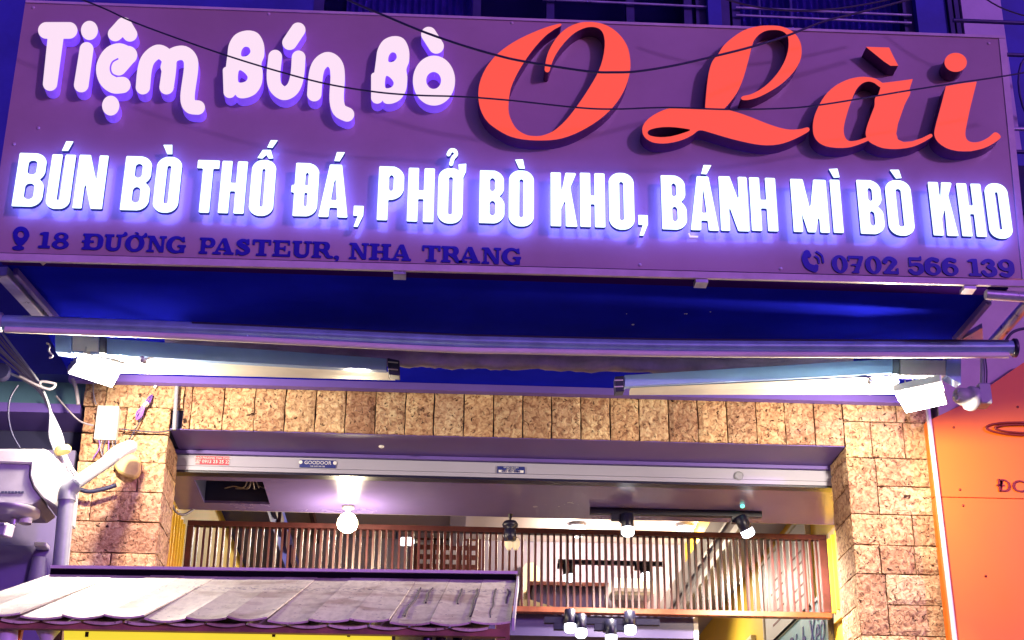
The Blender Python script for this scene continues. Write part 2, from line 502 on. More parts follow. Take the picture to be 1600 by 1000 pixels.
# ------------------------------------------------------------------ shop building: upper wall, two windows, party walls
XL = at(118, 750, YW).x; XR = at(1453, 660, YW).x
XJL = at(258, 735, YW).x; XJR = at(1326, 760, YW).x
bld = empty('shop_building', (0, YW + .3, 0), 'narrow shop building with dark curtained upstairs windows above the big violet sign', 'building')
zt = 7.6
def wallpx(a, b): return at(a, 20, YW).x, at(b, 20, YW).x
ZLO, ZHI = 4.3, 7.4
x1a, x1b = wallpx(488, 1106); x2a, x2b = wallpx(1128, 1432)
x3, x4 = wallpx(1500, 1562)
def wallpart(name, a, b, z0, z1, m): return boxo(name, (a, YW, z0), (b, YW + .22, z1), m, bld)
xw0 = at(-60, 20, YW).x
wallpart('wall', xw0, x1a, ZU + .02, zt, M['wall_navy'])
wallpart('wall', x1a + .002, XR + .04, ZU + .02, 4.958, M['wall_navy'])
wallpart('wall', x1a + .002, x3 - .002, 4.96, 5.30, M['wall_navy'])
wallpart('wall', x1b + .002, x2a - .002, 5.302, zt, M['wall_navy'])
wallpart('wall', x2b + .002, x3 - .07, 5.302, zt, M['wall_navy'])
wallpart('pilaster', x3, x4, 4.962, zt, M['wall_lilac']).location.y -= .03
for k in range(2):
    wallpart('corner_trim', x3 - .065 + k*.028, x3 - .043 + k*.028, 5.302, zt, M['wood_frame']).location.y -= .02 + .01*k
def folds(name, xa, xb, z0, z1, y, par, amp=.012, per=.035):
    mb = MB(); n = max(8, int((xb-xa)/per*6)); vs = []
    for i in range(n+1):
        x = xa + (xb-xa)*i/n; yy = y + amp*math.sin(i/6*2*math.pi) + amp*.5*math.sin(i*.37)
        vs += [(x, yy, z0), (x, yy, z1)]
    mb.add(vs, [(2*i, 2*i+2, 2*i+3, 2*i+1) for i in range(n)], 0, True)
    mb.add([(v[0], v[1]+.004, v[2]) for v in vs], [(2*i, 2*i+1, 2*i+3, 2*i+2) for i in range(n)], 0, True)
    return mb.build(name, M['curtain'], par)
def window(xa, xb, bars, hbars, curtains):
    w = boxo('window', (xa, YW + .19, 5.303), (xb, YW + .2, zt), M['dark'], bld)
    fr = MB()
    for x in (xa, xb - .05): fr.box((x, YW + .05, 5.304), (x + .05, YW + .10, zt - .002))
    fr.box((xa + .05, YW + .052, 5.304), (xb - .05, YW + .098, 5.36))
    for px in bars:
        x = at(px, 20, YW + .05).x; fr.box((x - .02, YW + .048, 5.361), (x + .02, YW + .102, zt - .004))
    fr.build('frame', M['wood_frame'], w)
    for p0, p1 in curtains:
        folds('curtain', at(p0, 20, YW+.15).x, at(p1, 20, YW+.15).x, 5.37, zt - .01, YW + .15, w)
    boxo('pane', (xa + .05, YW + .07, 5.362), (xb - .05, YW + .074, zt - .006), M['glass_clear'], w)
    for (a, b) in hbars:
        mb = MB(); mb.tube([at(a[0], a[1], YW + .03), at(b[0], b[1], YW + .03)], .007, 8); mb.build('guard_rail', M['steel'], w)
    return w
M['glass_clear'] = mat('clear_glass', (.5, .5, .9), .03, 0, trans=1.0)
M['glass_clear'].node_tree.nodes['Principled BSDF'].inputs['IOR'].default_value = 1.02
window(x1a, x1b, (745, 860, 985, 1075), [((848, -1), (1106, 11))], [(541, 740), (1070, 1086)])
w2 = window(x2a, x2b, (1150,), [((1150, 12), (1424, 24)), ((1150, 24), (1424, 36))], [(1153, 1422)])
for px in (1187, 1236):
    mb = MB(); a = at(px - 3, -30, YW + .12); b = at(px + 1, 40, YW + .12)
    mb.bar(a, b, .02, .01); mb.build('curtain_tie', M['white_plastic'], w2)
# party walls and roof slab so that the building stands from any side
boxo('party_wall', (XL - .18, YW + .31, 0), (-1.30, 12.3, zt), M['yellow'], bld)
boxo('party_wall', (2.02, YW + .31, 0), (XR + .03, 12.3, zt), M['yellow'], bld)

# ------------------------------------------------------------------ stone portal: every block is a part
portal = empty('stone_portal', (0, YW, 0), 'rough laterite block portal of two pillars and a lintel around the shop opening', 'stone portal')
mortar = MB()
mortar.box((XL + .01, YW + .035, 0), (XJL - .02, YW + .29, ZU))
mortar.box((XJR + .02, YW + .035, 0), (XR - .01, YW + .29, ZU))
mortar.box((XJL - .019, YW + .035, ZSOF + .006), (XJR + .019, YW + .29, ZU))
mortar.build('mortar_core', M['dark'], portal)
NOI = random.Random(3)
def stone(a0, a1, z0, z1, face='front', rough=1.0):
    """block face spanning a0..a1 along the wall (x for front, y for sides), z0..z1"""
    n = 6; mb = MB(); g = .0010; dep = .03
    j = [[(NOI.uniform(-1, 1), NOI.uniform(-1, 1), NOI.uniform(-1, 1)) for _ in range(n+1)] for _ in range(n+1)]
    tilt = NOI.uniform(-.003, .003); proud = NOI.uniform(0, .006)
    vs = []
    def put(u, v, out):
        if face == 'front': return (u, YW - out, v)
        if face == 'left': return (XJL + out, u, v)
        return (XJR - out, u, v)
    for i in range(n+1):
        for k in range(n+1):
            s, t = i/n, k/n; u = a0 + (a1-a0)*s; v = z0 + (z1-z0)*t
            ed = i in (0, n) or k in (0, n); co_ = (i in (0, n)) and (k in (0, n))
            q = j[i][k]
            if ed:
                if i == 0: u += g + abs(q[0])*.0034*rough
                if i == n: u -= g + abs(q[0])*.0034*rough
                if k == 0: v += g + abs(q[1])*.0034*rough
                if k == n: v -= g + abs(q[1])*.0034*rough
                out = -.002 + q[2]*.002
            else:
                u += q[0]*.002; v += q[1]*.002; out = proud + q[2]*.0025*rough + tilt*(s-.5)
            vs.append(put(u, v, out))
    fs = [(i*(n+1)+k, (i+1)*(n+1)+k, (i+1)*(n+1)+k+1, i*(n+1)+k+1) for i in range(n) for k in range(n)]
    mb.add(vs, fs, 0, False)
    ring = [i*(n+1) for i in range(n+1)] + [n*(n+1)+k for k in range(1, n+1)] + [i*(n+1)+n for i in range(n-1, -1, -1)] + [k for k in range(n-1, 0, -1)]
    base = []
    for r in ring:
        x, y, z = vs[r]
        base.append((x, y + dep, z) if face == 'front' else ((x - dep, y, z) if face == 'left' else (x + dep, y, z)))
    N = len(ring)
    mb.add([vs[r] for r in ring] + base, [(i, (i+1) % N, N+(i+1) % N, N+i) for i in range(N)] + [tuple(range(N, 2*N))], 0)
    return mb.build('stone', M['stone'], portal)
# lintel of upright blocks (joint positions read along its lower edge)
J = [283, 296, 346, 395, 443, 491, 538, 585, 632, 677, 724, 771, 817, 862, 908, 954, 999.5, 1046, 1092, 1138, 1184, 1229, 1275, 1321]
JX = [at(p, 668 + (p-280)*.0285, YW).x for p in J]
for a, b in zip(JX[:-1], JX[1:]): stone(a, b, ZSOF, ZU - .004)
XJR = JX[-1]
# pillars
ZR_ = [ZU - .004] + [at(1400, y, YW).z for y in (660, 716, 760, 804, 852, 897, 945, 993)]
dz = .128
while ZR_[-1] > 2.5: ZR_.append(ZR_[-1] - dz)
xj = lambda px, y: at(px, y, YW).x
rows = {1: [(xj(1324, 690), xj(1394, 690)), (xj(1394, 690), XR)], 0: [(JX[-1], xj(1410, 640)), (xj(1410, 640), XR)]}
def span(a, b, cut): return [(a, cut), (cut, b)]
stone(JX[-1], xj(1400, 640), ZR_[1], ZR_[0]); stone(xj(1400, 640), XR, ZR_[1], ZR_[0])
stone(JX[-1], xj(1362, 690), ZR_[2], ZR_[1]); stone(xj(1362, 690), xj(1414, 700), ZR_[2], ZR_[1]); stone(xj(1414, 700), XR, ZR_[2], ZR_[1])
stone(XJR, xj(1371, 760), ZR_[4], ZR_[2]); stone(xj(1371, 760), XR, ZR_[3], ZR_[2]); stone(xj(1371, 760), XR, ZR_[4], ZR_[3])
stone(XJR, xj(1427, 830), ZR_[5], ZR_[4]); stone(xj(1427, 830), XR, ZR_[5], ZR_[4])
stone(XJR, xj(1376, 875), ZR_[6], ZR_[5]); stone(xj(1376, 875), xj(1430, 875), ZR_[6], ZR_[5]); stone(xj(1430, 875), XR, ZR_[6], ZR_[5])
stone(XJR, xj(1386, 930), ZR_[8], ZR_[6]); stone(xj(1386, 930), XR, ZR_[7], ZR_[6]); stone(xj(1386, 930), XR, ZR_[8], ZR_[7])
for k in range(8, len(ZR_) - 1):
    c = XJR + (XR - XJR)*(.35 if k % 2 else .6); stone(XJR, c, ZR_[k+1], ZR_[k]); stone(c, XR, ZR_[k+1], ZR_[k])
ZL_ = [ZU - .004] + [at(200, y, YW).z for y in (636, 678, 722, 768, 815, 864, 912)]
while ZL_[-1] > 2.5: ZL_.append(ZL_[-1] - dz)
cuts = [150, 186, 165, 215, 147, None, 187, 160]
for k in range(len(ZL_) - 1):
    e = XL + NOI.uniform(-.012, .012); cc = cuts[k % 8]
    if cc is None: stone(e, XJL, ZL_[k+1], ZL_[k]); continue
    c = xj(cc, 750)
    if k == 0: stone(e, c, ZL_[k+1], ZL_[k]); stone(c, JX[0], ZL_[k+1], ZL_[k])
    else: stone(e, c, ZL_[k+1], ZL_[k]); stone(c, XJL, ZL_[k+1], ZL_[k])
# returns inside the opening
for side, Z in (('left', ZL_), ('right', ZR_)):
    for k in range(1, len(Z) - 1):
        z1 = min(Z[k], ZSOF); z0 = Z[k+1]
        if z1 - z0 < .03: continue
        stone(YW + .004, YW + .29, z0, z1, side)
for a, b, z in ((XL, XJL, ZL_[-1]), (XJR, XR, ZR_[-1])):
    boxo('plinth', (a, YW, 0), (b, YW + .03, z), M['stone'], portal)
boxo('lintel_soffit', (XJL + .001, YW + .012, ZSOF), (XJR - .001, YB - .004, ZSOF + .005), M['soffit'], portal)
# thin vertical conduit at the left end of the lintel
mb = MB(); mb.tube([at(277, 588, YW - .03), at(272, 672, YW - .03)], .009, 8)
tag(mb.build('conduit', M['grey_pvc']), 'thin grey vertical conduit where the stone lintel meets the left pillar', 'pipe')

# ------------------------------------------------------------------ shutter housing with stickers
sh = empty('shutter_housing', (0, YB, ZC), 'pale lilac roller shutter housing band under the stone lintel', 'shutter box')
ZM = ZC + (ZSOF - ZC)*.80
boxo('upper_rail', (XJL - .05, YB - .02, ZM + .002), (XJR + .05, YB + .02, ZSOF - .002), M['soffit'], sh)
boxo('cover', (XJL - .05, YB, ZC + .028), (XJR + .05, YB + .05, ZM), M['shutter'], sh)
boxo('lower_lip', (XJL - .05, YB - .004, ZC + .006), (XJR + .05, YB + .05, ZC + .025), M['shutter'], sh)
boxo('seal', (XJL - .05, YB - .002, ZC - .004), (XJR + .05, YB + .06, ZC + .004), M['black_plastic'], sh)
mb = MB(); c = at(1154, 744, YB); mb.lathe(c, [(.022, 0), (.022, -.006), (.014, -.008)], (0, 1, 0), 20); o = mb.build('round_cap', M['grey_pvc'], sh)
def text_mesh(name, s, size, loc, mat_, parent=None, rot=(math.pi/2, 0, 0), ext=.001, sx=1, shear=0):
    cu = bpy.data.curves.new(name, 'FONT'); cu.body = s; cu.size = size; cu.extrude = ext; cu.align_x = 'CENTER'; cu.align_y = 'CENTER'; cu.shear = shear
    cu.resolution_u = 3
    t = bpy.data.objects.new('t', cu); me = bpy.data.meshes.new_from_object(t)
    bpy.data.objects.remove(t); bpy.data.curves.remove(cu); me.name = name
    me.materials.clear(); me.materials.append(mat_)
    from mathutils import Euler
    me.transform(Matrix.Translation(Vector(loc)) @ Euler(rot).to_matrix().to_4x4() @ Matrix.Diagonal((sx, 1, 1, 1)))
    return link_mesh(name, me, parent)
def sticker(px0, px1, py0, py1, m, label, lines, Y=YB - .003):
    a = at(px0, (py0+py1)/2, Y); b = at(px1, (py0+py1)/2, Y); zt_ = at((px0+px1)/2, py0, Y).z; zb = at((px0+px1)/2, py1, Y).z
    o = tag(boxo('sticker', (a.x, Y - .002, zb), (b.x, Y + .001, zt_), m), label, 'sticker')
    w, h = b.x - a.x, zt_ - zb; cx = (a.x+b.x)/2
    for s, fy, fs, sx, mt in lines:
        text_mesh('lettering', s, h*fs, (cx, Y - .0027, zb + h*fy), mt, o, sx=sx)
    return o, a, b, zb, zt_
sticker(306, 358, 713, 726, M['red_sticker'], 'small red phone sticker at the left end of the pale shutter housing', [('THAO PHUONG CUA CUON', .76, .33, 1.0, M['white_print']), ('☎ 0913 23 25 22', .33, .55, 1.0, M['white_print'])])
sticker(468, 525, 719, 731, M['blue_sticker'], 'dark blue wide sticker with white emblems, second from the left on the shutter housing', [('● GOODOOR ●', .62, .62, 1.0, M['white_print']), ('cua cuon cao cap', .2, .26, 1.0, M['white_print'])])
o, a, b, zb, zt_ = sticker(777, 820, 729, 740, M['blue_sticker'], 'dark blue sticker with a white number box near the middle of the shutter housing', [('LAP DAT CUA CUON', .83, .24, .9, M['white_print']), ('BAO HANH', .6, .24, 1, M['white_print'])])
boxo('number_box', (a.x + .006, a.y - .005, zb + .003), (b.x - .006, a.y - .0025, zb + (zt_-zb)*.45), M['white_print'], o)
text_mesh('lettering', '093 457 0081', (zt_-zb)*.45, ((a.x+b.x)/2, a.y - .0062, zb + (zt_-zb)*.26), M['blue_sticker'], o)
# detector on the soffit
mb = MB(); mb.lathe(atz(596, 697, ZSOF - .001), [(.012, 0), (.011, -.006), (.004, -.010)], n=14)
tag(mb.build('soffit_button', M['white_plastic']), 'tiny white round cap on the violet soffit under the lintel', 'cap')

# ------------------------------------------------------------------ interior
ceil = empty('entrance_ceiling', (0, YB, ZC), 'glossy violet ceiling just inside the shop opening', 'ceiling')
h0, h1 = atz(305, 754, ZC), atz(428, 787, ZC)
hx0, hx1, hy0, hy1 = h0.x, atz(412, 757, ZC).x, YB + .13, atz(380, 787, ZC).y
A, B = XJL - .25, XJR + .25
def csheet(x0, y0, x1, y1): return boxo('ceiling_sheet', (x0, y0, ZC), (x1, y1, ZC + .012), M['ceiling'], ceil)
mb = MB()
for q in ((A, YB + .055, hx0, YC), (hx1, YB + .055, B, YC), (hx0, YB + .055, hx1, hy0), (hx0, hy1, hx1, YC)):
    mb.box((q[0], q[1], ZC), (q[2], q[3], ZC + .012))
mb.build('ceiling_sheet', M['ceiling'], ceil)
mb = MB(); mb.box((hx0 - .02, hy0 - .02, ZC + .2), (hx1 + .02, hy1 + .02, ZC + .21))
for q in ((hx0 - .02, hy0 - .02, hx0 - .001, hy1), (hx1 + .001, hy0 - .02, hx1 + .02, hy1), (hx0, hy0 - .02, hx1, hy0 - .001), (hx0, hy1 + .001, hx1, hy1 + .02)):
    mb.box((q[0], q[1], ZC + .013), (q[2], q[3], ZC + .2))
mb.build('hatch_recess', M['dark'], ceil)
for k in range(5):
    a = Vector((hx1 - .03 - .05*NOI.random(), hy0 + .06, ZC + .1)); b = Vector((hx0 + .1 + .05*k, hy1 - .05, ZC + .06))
    P = [a, a.lerp(b, .3) + Vector((NOI.uniform(-.03, .03), 0, -.07)), a.lerp(b, .6) + Vector((0, NOI.uniform(-.04, .04), -.04)), b]
    mb = MB(); mb.tube(smooth(P, 5), .003, 6); mb.build('loose_wire', M['cable_w'], ceil)
mb = MB(); P = [atz(288, 790, ZC - .01), atz(296, 806, ZC - .03), at(278, 803, 7.0), at(272, 797, 6.95)]
mb.tube(smooth([at(268, 785, 6.95), at(275, 800, 6.97), at(288, 804, 7.0), at(302, 796, 7.03)], 6), .006, 6)
tag(mb.build('hanging_cable', M['cable_w']), 'short pale cable loop hanging beside the left jamb under the entrance ceiling', 'cable')

room = empty('dining_room', (0, YC, 0), 'bright double height dining room behind the slatted wooden screen', 'room')
boxo('ceiling', (-1.3, YC + .003, ZR), (2.02, YBACK + .3, ZR + .1), M['ceiling2'], room)
boxo('back_wall', (-1.299, YBACK, .02), (2.018, YBACK + .1, ZR - .002), M['backwall'], room)
boxo('riser', (-1.299, YC + .004, ZC + .013), (2.018, YC + .05, ZR - .002), M['ceiling2'], room)
for px, w in ((356, .05), (372, .03), (441, .05), (492, .03), (715, .12), (1105, .04), (1142, .06), (1216, .05)):
    x = atz(px, 815, ZR).x
    boxo('ceiling_beam', (x - w/2, YC + .06, ZR - .06), (x + w/2, YBACK - .002, ZR - .002), M['wood'] if w < .045 else M['backwall'], room)
# bulkhead along the right wall, dark beam along the left one
boxo('bulkhead', (1.76, YL + .1, 4.06), (2.018, YBACK - .002, 4.35), M['ceiling2'], room)
boxo('bulkhead_trim', (1.745, YL + .1, 4.04), (1.758, YBACK - .002, 4.09), M['white_plastic'], room)
boxo('bulkhead_trim', (1.745, YL + .1, 4.17), (1.758, YBACK - .002, 4.19), M['grey_frame'], room)
boxo('wall_beam', (-1.298, YL + .8, 4.25), (-1.02, YBACK - .002, 4.55), M['wall_navy'], room)
for k in range(9):
    boxo('beam_block', (-1.015, YL + .9 + k*.42, 4.3), (-.99, YL + 1.1 + k*.42, 4.42), M['wood'], room)
# mezzanine slab
boxo('mezzanine_slab', (-1.298, YL + .06, 3.20), (1.30, YBACK - .002, 3.32), M['ceiling3'], room)
boxo('slab_edge', (1.302, YL + .06, 3.17), (1.325, YBACK - .002, 3.335), M['white_plastic'], room)
# brown lattice window on the back wall
wn = boxo('window', (at(648, 845, YBACK).x, YBACK - .02, at(700, 905, YBACK).z), (at(752, 845, YBACK).x, YBACK - .001, at(700, 838, YBACK).z), M['wood'], room)
for i in range(4):
    for k in range(7):
        x = at(654 + k*13.5, 850, YBACK).x; z = at(700, 846 + i*15, YBACK).z
        boxo('pane', (x, YBACK - .026, z - .035), (x + .04, YBACK - .021, z), M['shutter'], wn)
# air conditioner, dark counter, arches on the back wall
ac = empty('air_conditioner', at(985, 915, YBACK - .2), 'white split air conditioner on the far wall seen through the slats', 'air conditioner')
a, b = at(955, 928, YBACK - .22), at(1022, 903, YBACK - .22)
boxo('body', (a.x, YBACK - .22, a.z), (b.x, YBACK - .004, b.z), M['white_plastic'], ac, .02)
boxo('louvre', (a.x + .02, YBACK - .224, a.z + .02), (b.x - .02, YBACK - .2205, a.z + .05), M['grey_frame'], ac)
cab = empty('wall_cabinet', at(890, 950, YBACK - .4), 'long dark violet cabinet low on the far wall behind the slats', 'cabinet')
a, b = at(832, 975, YBACK - .4), at(944, 918, YBACK - .4)
boxo('body', (a.x, YBACK - .4, 3.33), (b.x, YBACK - .004, b.z), M['ceiling3'], cab)
boxo('top', (a.x - .03, YBACK - .43, b.z + .002), (b.x + .03, YBACK - .004, b.z + .03), M['wood'], cab)
P = [(815, 950), (815, 890), (822, 880), (834, 879), (843, 888), (845, 905), (838, 921), (826, 928), (822, 950)]
mb = MB(); mb.prism([at(x, y, YBACK - .1) for x, y in P], (0, .09, 0))
tag(mb.build('wall_panel', M['cream']), 'tall cream round topped panel on the far wall beside the dark cabinet', 'panel')
mb = MB(); mb.prism([at(x, y, YBACK - .5) for x, y in ((812, 955), (812, 937), (826, 936), (845, 942), (866, 948), (872, 955))], (0, .06, 0))
tag(mb.build('table_screen', M['cream']), 'low cream curved screen at the foot of the round topped panel', 'panel')
# boards on the right wall
XWR = 2.02
def rboard(name, y0, y1, z0, z1, m, label, cat, th=.02, frame=None):
    if frame:
        e = empty(name, (XWR, (y0+y1)/2, z0), label, cat)
        boxo('board', (XWR - th, y0, z0), (XWR - .001, y1, z1), m, e)
        mb = MB()
        for q in ((y0 - .02, z0 - .02, y1 + .02, z0 - .001), (y0 - .02, z1 + .001, y1 + .02, z1 + .02), (y0 - .02, z0, y0 - .001, z1), (y1 + .001, z0, y1 + .02, z1)):
            mb.box((XWR - th - .01, q[0], q[1]), (XWR - .001, q[2], q[3]))
        mb.build('frame', frame, e); return e
    return tag(boxo(name, (XWR - th, y0, z0), (XWR - .001, y1, z1), m), label, cat)
mnu = rboard('menu_board', 7.95, 9.10, 3.48, 3.97, M['poster_white'], 'large white menu board with brown lines on the right yellow wall behind the slats', 'menu board', frame=M['cream'])
for k in range(5):
    for q in range(2):
        boxo('menu_line', (XWR - .023, 8.05 + q*.52, 3.56 + k*.06), (XWR - .0205, 8.36 + q*.52 - .07*(k % 3), 3.570 + k*.06), M['brown_text'], mnu)
# blue poster hangs under the menu board, text runs away from the camera
pb0, pb1 = 7.62, 8.95
pos = rboard('poster', pb0, pb1, 2.2, 3.46, M['poster_blue'], 'light blue framed poster with dark handwritten title below the white menu board', 'poster', frame=M['grey_frame'])
text_mesh('lettering', 'Tiệm Bánh Xèo', .24, (XWR - .024, (pb0+pb1)/2 + .08, 3.31), M['navy_vinyl'], pos, rot=(math.pi/2, 0, -math.pi/2), sx=.85, shear=.35)
boxo('underline', (XWR - .024, pb0 + .3, 3.15), (XWR - .0205, pb1 - .2, 3.165), M['navy_vinyl'], pos)
wp = rboard('notice', 9.5, 10.6, 2.3, 3.62, M['poster_white'], 'cream notice board with faint writing beyond the blue poster on the right wall', 'notice', frame=M['cream'])
for k in range(4): boxo('menu_line', (XWR - .023, 9.75, 3.46 - k*.10), (XWR - .0205, 10.2 - .06*k, 3.475 - k*.10), M['brown_text'], wp)

# slatted wooden screen: every slat a part
scr = empty('slatted_screen', (0, YL, 3.2), 'long dark wooden screen of upright slats hanging across the shop opening', 'screen')
XA, XB = at(294, 816, YL).x, at(1290, 845, YL).x
ZT, ZBm = at(800, 826, YL).z, at(800, 957, YL).z
rh = .026
boxo('top_rail', (XA, YL - .022, ZT - rh), (XB, YL + .022, ZT), M['wood'], scr, .002)
boxo('bottom_rail', (XA, YL - .026, ZBm), (XB, YL + .022, ZBm + rh*1.05), M['wood_light'], scr, .002)
boxo('end_post', (XA, YL - .024, ZBm + rh*1.05 + .001), (XA + .032, YL + .02, ZT - rh - .001), M['wood'], scr, .002)
boxo('end_post', (XB - .042, YL - .024, ZBm + rh*1.05 + .001), (XB, YL + .02, ZT - rh - .001), M['wood'], scr, .002)
NS = 97; sm = None
for i in range(NS):
    x = XA + .032 + (XB - XA - .074)*(i + .6)/NS
    if sm is None:
        o = boxo('slat', (x - .0058, YL - .014, ZBm + rh*1.05 + .0005), (x + .0058, YL + .014, ZT - rh - .0005), M['wood'], scr, .0012); sm = o
    else:
        o = sm.copy(); COL.objects.link(o); o.parent = scr; o.location = (x, sm.location.y, sm.location.z)
        o.location.x = x - scr.location.x
        o.rotation_euler.z = NOI.uniform(-.12, .12); o.rotation_euler.y = NOI.uniform(-.003, .003)
for s, X, nm in ((-1, XA - .02, 'left'), (1, XB + .012, 'right')):
    sp = empty('side_screen', (X, 7.1, ZBm), 'tan slatted side panel between the %s stone jamb and the end of the long screen' % nm, 'screen')
    boxo('back_panel', (X if s > 0 else X - .02, YB + .1, ZBm - .02), (X + .02 if s > 0 else X, YL + .01, ZT + .01), M['tan'], sp)
    for k in range(9):
        y = YB + .14 + k*.075
        boxo('slat', (X - .016 if s > 0 else X + .001, y, ZBm + .02), (X - .001 if s > 0 else X + .016, y + .02, ZT - .03), M['yellow'], sp)

# ------------------------------------------------------------------ interior lamps
def point_light(name, loc, e, col, r=.03, parent=None):
    l = bpy.data.lights.new(name, 'POINT'); l.energy = e; l.color = col; l.shadow_soft_size = r
    o = bpy.data.objects.new(name, l); COL.objects.link(o)
    if parent is not None: o.parent = parent; o.location = Vector(loc) - wloc(parent)
    else: o.location = loc
    return o
def spotlamp(loc, aim, r=.032, L=.10, parent=None, name='spotlight', m=None, energy=0, cone=110):
    loc = Vector(loc); ax = Vector(aim).normalized()
    mb = MB(); mb.lathe(loc, [(r*.5, -L), (r, -L*.95), (r, 0), (r*.92, 0), (r*.9, -.01)], ax, 18, 0, True)
    b = mb.build(name, m or M['spot_body'], parent)
    mb = MB(); mb.lathe(loc + ax*.001, [(r*1.05, -.026), (r*1.05, .001), (r*.8, .010), (r*.3, .014)], ax, 18)
    mb.build('lens', M['spot_face'], b)
    l = bpy.data.lights.new('spot', 'SPOT'); l.energy = energy; l.color = (1, .88, .72); l.spot_size = math.radians(cone); l.spot_blend = .6; l.shadow_soft_size = .03
    if energy:
        o = bpy.data.objects.new('lamp_light', l); COL.objects.link(o); o.parent = b; o.location = loc + ax*.03 - wloc(b)
        o.rotation_euler = ax.to_track_quat('-Z', 'Y').to_euler()
    return b
def track(px0, py0, px1, py1, z, heads, label, rail_m='spot_body', r=.03, aimf=None, en=0):
    a, b = atz(px0, py0, z - .02), atz(px1, py1, z - .02); b.y = a.y = (a.y + b.y)/2
    a = Vector((at(px0, py0, a.y).x, a.y, z - .016)); b = Vector((at(px1, py1, a.y).x, a.y, z - .016))
    e = empty('track_light', (a + b)/2, label, 'track light')
    mb = MB(); mb.bar(a, b, .034, .028); mb.build('rail', M[rail_m], e)
    for hx, hy, aim in heads:
        p = at(hx, hy, a.y - .03); p2 = Vector((p.x - .03, a.y, z - .03))
        mb = MB(); mb.box((p2.x - .045, a.y - .017, z - .06), (p2.x + .035, a.y + .017, z - .031)); mb.build('adapter', M['spot_body'], e)
        mb = MB(); mb.tube([Vector((p2.x, a.y, z - .06)), Vector((p.x - .02, a.y - .02, p.z + .05))], .009, 8); mb.build('arm', M['spot_body'], e)
        s = spotlamp(p, aim, r=r, parent=e, energy=en, cone=165)
    return e
track(922, 799, 1190, 807, ZC, [(981, 833, (.0, -.1, -1)), (1170, 835, (.55, .25, -1))], 'black track with two lit spotlights on the violet entrance ceiling', en=150)
zc2 = 4.3
track(872, 879, 1036, 882, at(950, 880, 10.0).z + .02, [(889, 905, (.1, -.2, -1)), (1010, 903, (.1, -.3, -1))], 'black spotlight track far inside, seen through the middle of the slats', r=.035, en=40)
track(850, 969, 1030, 976, 3.198, [(891, 984, (0, -.1, -1)), (908, 992, (0, -.1, -1)), (955, 1001, (0, 0, -1)), (985, 987, (0, -.1, -1))], 'black track with four spotlights under the low ceiling below the screen', r=.026)
def downlight(px, py, z, r, label, e=6):
    p = atz(px, py, z)
    t = empty('downlight', p, label, 'downlight', None)
    mb = MB(); mb.lathe(p, [(r*1.25, -.001), (r*1.25, -.05), (r, -.055), (r*.9, -.05)], n=20); mb.build('ring', M['grey_frame'], t)
    mb = MB(); mb.lathe(p + Vector((0, 0, -.056)), [(r*1.3, .03), (r*1.3, -.01), (r*.9, -.04), (r*.4, -.052)], n=20); mb.build('lens', M['spot_face'], t)
    point_light('lamp_light', p + Vector((0, 0, -.16)), e, (1, .80, .55), .06, t)
downlight(902, 818, ZR, .05, 'round lit downlight on the room ceiling left of the track spotlights', 38)
downlight(1070, 819, ZR, .05, 'round lit downlight on the room ceiling between the two track spotlights', 38)
t = empty('twin_spotlight', at(634, 845, 10.5), 'small twin spotlight shining behind the slats right of the glaring bulb', 'spotlight')
for k in (0, 1): spotlamp(at(629 + k*10, 846, 10.5), (-.7, -.75, -.15), r=.028, L=.07, parent=t, energy=26, cone=130)
boxo('mount', at(618, 840, 10.52), at(622, 832, 10.56), M['spot_body'], t)

# glaring bulb hanging inside the entrance
bp = at(543, 815, YC - .12)
bl = empty('hanging_bulb', Vector((bp.x, bp.y, ZC)), 'glaring warm bulb hanging from the entrance ceiling in front of the slats', 'light bulb')
mb = MB(); mb.lathe(Vector((bp.x, bp.y, ZC)), [(.03, -.001), (.03, -.012), (.012, -.016), (.012, -.03)], n=16); mb.build('socket', M['white_plastic'], bl)
mb = MB(); mb.lathe(bp, [(.012, .045), (.034, .03), (.048, .005), (.05, -.015), (.042, -.036), (.02, -.052), (.004, -.056)], n=20); mb.build('bulb', M['bulb'], bl)
point_light('lamp_light', bp + Vector((0, -.02, -.09)), 16, (1, .83, .55), .05, bl)

# pendant with cream shades
pc = at(797, 840, YC - .05)
pe = empty('pendant_lamp', Vector((pc.x, pc.y, ZC)), 'dark domed pendant with cream shades hanging before the middle of the screen', 'lamp')
mb = MB(); mb.tube([Vector((pc.x, pc.y, ZC)), Vector((pc.x, pc.y, at(797, 814, pc.y).z))], [.012, .004], 8); mb.build('rod', M['black_plastic'], pe)
mb = MB(); z = at(797, 813, pc.y).z - pc.z
mb.lathe(pc, [(.008, z), (.030, z - .006), (.040, z - .022), (.036, z - .034), (.014, z - .040), (.028, z - .046), (.032, z - .075), (.030, z - .10), (.02, z - .105)], n=22); mb.build('housing', M['black_plastic'], pe)
for dx in (-.0, .036):
    mb = MB(); q = at(795 + dx*300, 848, pc.y + .02)
    mb.lathe(q, [(.014, .02), (.022, .005), (.020, -.015), (.010, -.035)], n=16); mb.build('shade', M['cream_lit'], pe)
mb = MB(); p = atz(1160, 789, ZC); mb.lathe(p, [(.010, -.001), (.010, -.010), (.006, -.014)], n=16)
tag(mb.build('indicator_light', M['green_led']), 'tiny green lit indicator on the entrance ceiling above the right spotlight', 'indicator')

